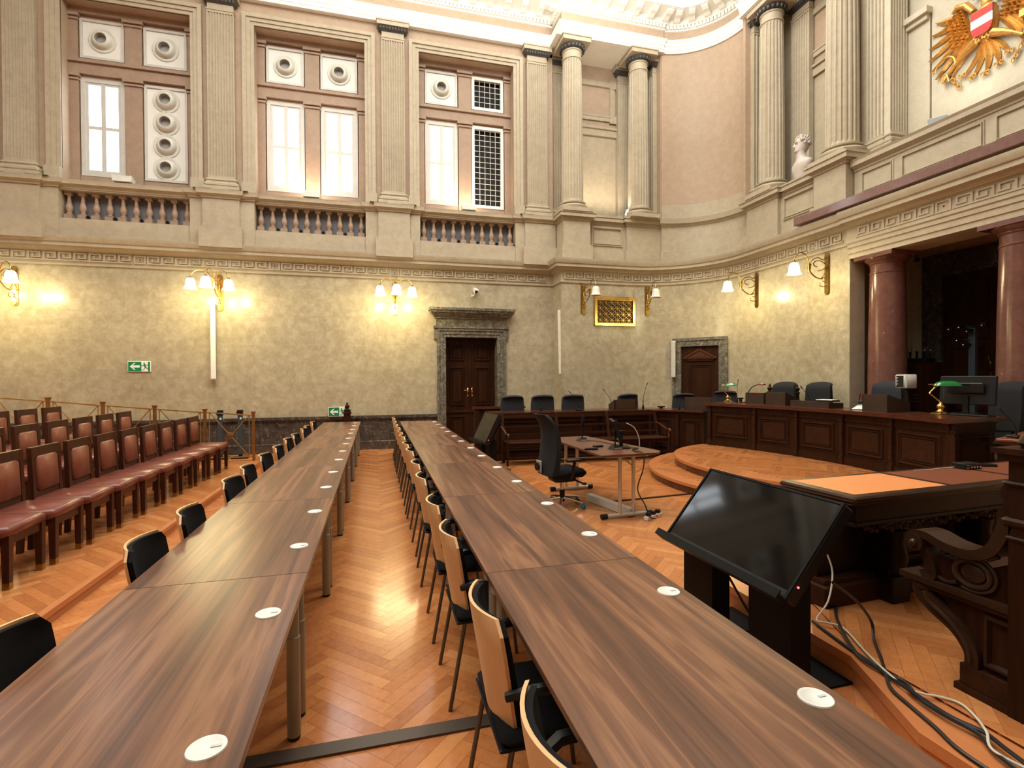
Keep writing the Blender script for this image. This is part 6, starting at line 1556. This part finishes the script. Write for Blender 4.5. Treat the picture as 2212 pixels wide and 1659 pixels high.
m = MB(); m.add(*ribbon([(1.755, .13), (1.76, .20), (1.82, .28), (1.93, .345), (1.99, .40), (1.985, .43)], (.028, .038), -.012, .10)); m.tube(crom([(-.012, 1.755, .15), (-.012, 1.77, .22), (-.012, 1.84, .30), (-.012, 1.94, .36), (-.012, 1.965, .41)], 6), .010, 8); part('bracket_leg', m, 'carved_oak', t, 40)
m = MB(); P = lambda u, d, z: (.02-d, u, z); panel(m, 1.47, 1.72, .15, .40, P, .02, .03); part('lower_panel', m, 'carved_oak', t)
# arm with volute
m = MB(); m.add(*ribbon([(2.02, .62), (2.04, .655), (2.01, .69), (1.95, .692), (1.86, .665), (1.76, .66), (1.68, .70), (1.635, .78), (1.61, .86)], (.014, .028), -.03, .115)); m.lathe([(.042, -.035), (.045, .0), (.045, .09), (.042, .12)], (0, 2.005, .645), 20, 'x'); m.sphere((-.036, 2.005, .645), .02, 10); part('armrest', m, 'carved_oak', t, 40)
m = MB(); m.add(*ribbon([(1.985, .62), (1.95, .56), (1.945, .50), (1.98, .475)], (.022, .034), -.01, .09)); part('arm_support', m, 'carved_oak', t, 40)
m = MB(); pts = [(.012, 1.765+.075*cos(a), .565+.062*sin(a)) for a in [2*pi*k/28 for k in range(29)]]; m.tube(pts, .014, 8); m.tube([(.01, 1.765+.10*cos(a), .565+.083*sin(a)) for a in [radians(d) for d in range(100, 300, 14)]], .009, 8)
m.sphere((.015, 1.765, .565), .055, 16, (.25, 1, .85)); part('ring_ornament', m, 'carved_oak', t, True)
m = MB(); m.tube(crom([(.012, 1.90, .62), (.012, 1.87, .64), (.012, 1.80, .635), (.012, 1.72, .645), (.012, 1.66, .68)], 5), .010, 8); m.tube(crom([(.01, 1.93, .50), (.01, 1.88, .485), (.01, 1.83, .50)], 5), .010, 8); part('edge_bead', m, 'carved_oak', t, True)
# back post with mouldings and finial
m = MB(); m.box(-.03, .12, 1.46, 1.60, 0, 1.16); m.rbox(-.045, .135, 1.445, 1.625, .84, .88, .012); m.rbox(-.04, .13, 1.45, 1.615, .78, .80, .008); m.rbox(-.045, .135, 1.445, 1.62, 1.02, 1.04, .008); part('back_post', m, 'oak_dark', t)
m = MB(); m.box(-.07, .16, 1.43, 1.645, 1.16, 1.185); m.box(-.05, .14, 1.44, 1.63, 1.13, 1.16); m.lathe([(.06, 1.185), (.075, 1.21), (.06, 1.24), (.03, 1.26), (.04, 1.29), (.0, 1.33)], (.045, 1.53, 0), 16); part('finial', m, 'oak_dark', t, 35)
m = MB(); m.prism([(1.62, .80), (1.66, .83), (1.665, .88), (1.63, .93), (1.655, .97), (1.64, 1.01), (1.60, 1.02), (1.60, .80)], 0, .09, 'x'); part('scroll_bracket', m, 'oak_dark', t)
part('back_panel', MB().box(.1, 1.9, 1.50, 1.54, .3, 1.0), 'oak_dark', t)
# ================================================================ cables on the platform
def cable(nm, pts, r, mat, label): o = link(nm, MB().tube(crom(pts, 7), r, 7).mesh(nm, mat, True)); tag(o, label, 'cable', 'cables on the counsel platform'); return o
def gr(l, z=.158): return [(x, y, z) for x, y in l]
tail = [(2.36, 1.20, .158), (2.30, .95, .158)]
cable('power_cable', [(2.86, 2.86, .72), (2.90, 2.80, .50), (2.92, 2.78, .30), (2.95, 2.72, .17)]+gr([(2.72, 2.50), (2.48, 2.16), (2.444, 1.977), (2.42, 1.81), (2.403, 1.64), (2.43, 1.53), (2.40, 1.42)], .170)+tail, .009, 'cable_black', 'thick black cable in the bundle, falling from the desk edge beside the screen')
cable('power_cable', [(2.42, 2.25, .52), (2.62, 2.28, .38), (2.75, 2.30, .24), (2.70, 2.24, .17), (2.575, 2.10, .165), (2.452, 1.974, .175), (2.362, 1.874, .165), (2.322, 1.757, .163), (2.28, 1.617, .163), (2.232, 1.486, .163), (2.225, 1.30, .163), (2.24, 1.05, .163)], .008, 'cable_black', 'black cable lying closest to the platform edge')
cable('power_cable', gr([(2.56, 2.52), (2.50, 2.24), (2.481, 2.087), (2.461, 1.972), (2.473, 1.889), (2.411, 1.774), (2.401, 1.657), (2.409, 1.535), (2.349, 1.433)], .163)+[(2.30, 1.2, .16), (2.27, 1.0, .16)], .009, 'cable_black', 'black cable in the middle of the bundle on the orange platform')
cable('white_cable', [(2.84, 2.74, .56), (2.87, 2.70, .46), (2.86, 2.66, .36), (2.74, 2.58, .24), (2.60, 2.53, .165), (2.62, 2.48, .165), (2.66, 2.40, .165), (2.545, 2.162, .165), (2.451, 1.983, .182), (2.436, 1.861, .165), (2.47, 1.81, .16), (2.529, 1.762, .16), (2.56, 1.705, .16), (2.524, 1.623, .16), (2.426, 1.519, .18), (2.347, 1.444, .17), (2.38, 1.30, .16), (2.36, 1.05, .16)], .0055, 'cable_white', 'cream cable looping beside the black bundle on the platform')
cable('power_cable', [(2.30, 2.95, .30), (2.36, 2.82, .10), (2.40, 2.72, .02), (2.44, 2.62, .012), (2.43, 2.50, .03), (2.36, 2.50, .15), (2.30, 2.62, .16), (2.28, 2.74, .05), (2.38, 2.78, .012)], .008, 'cable_black', 'black cable looped behind the pedestals of the large black screen')
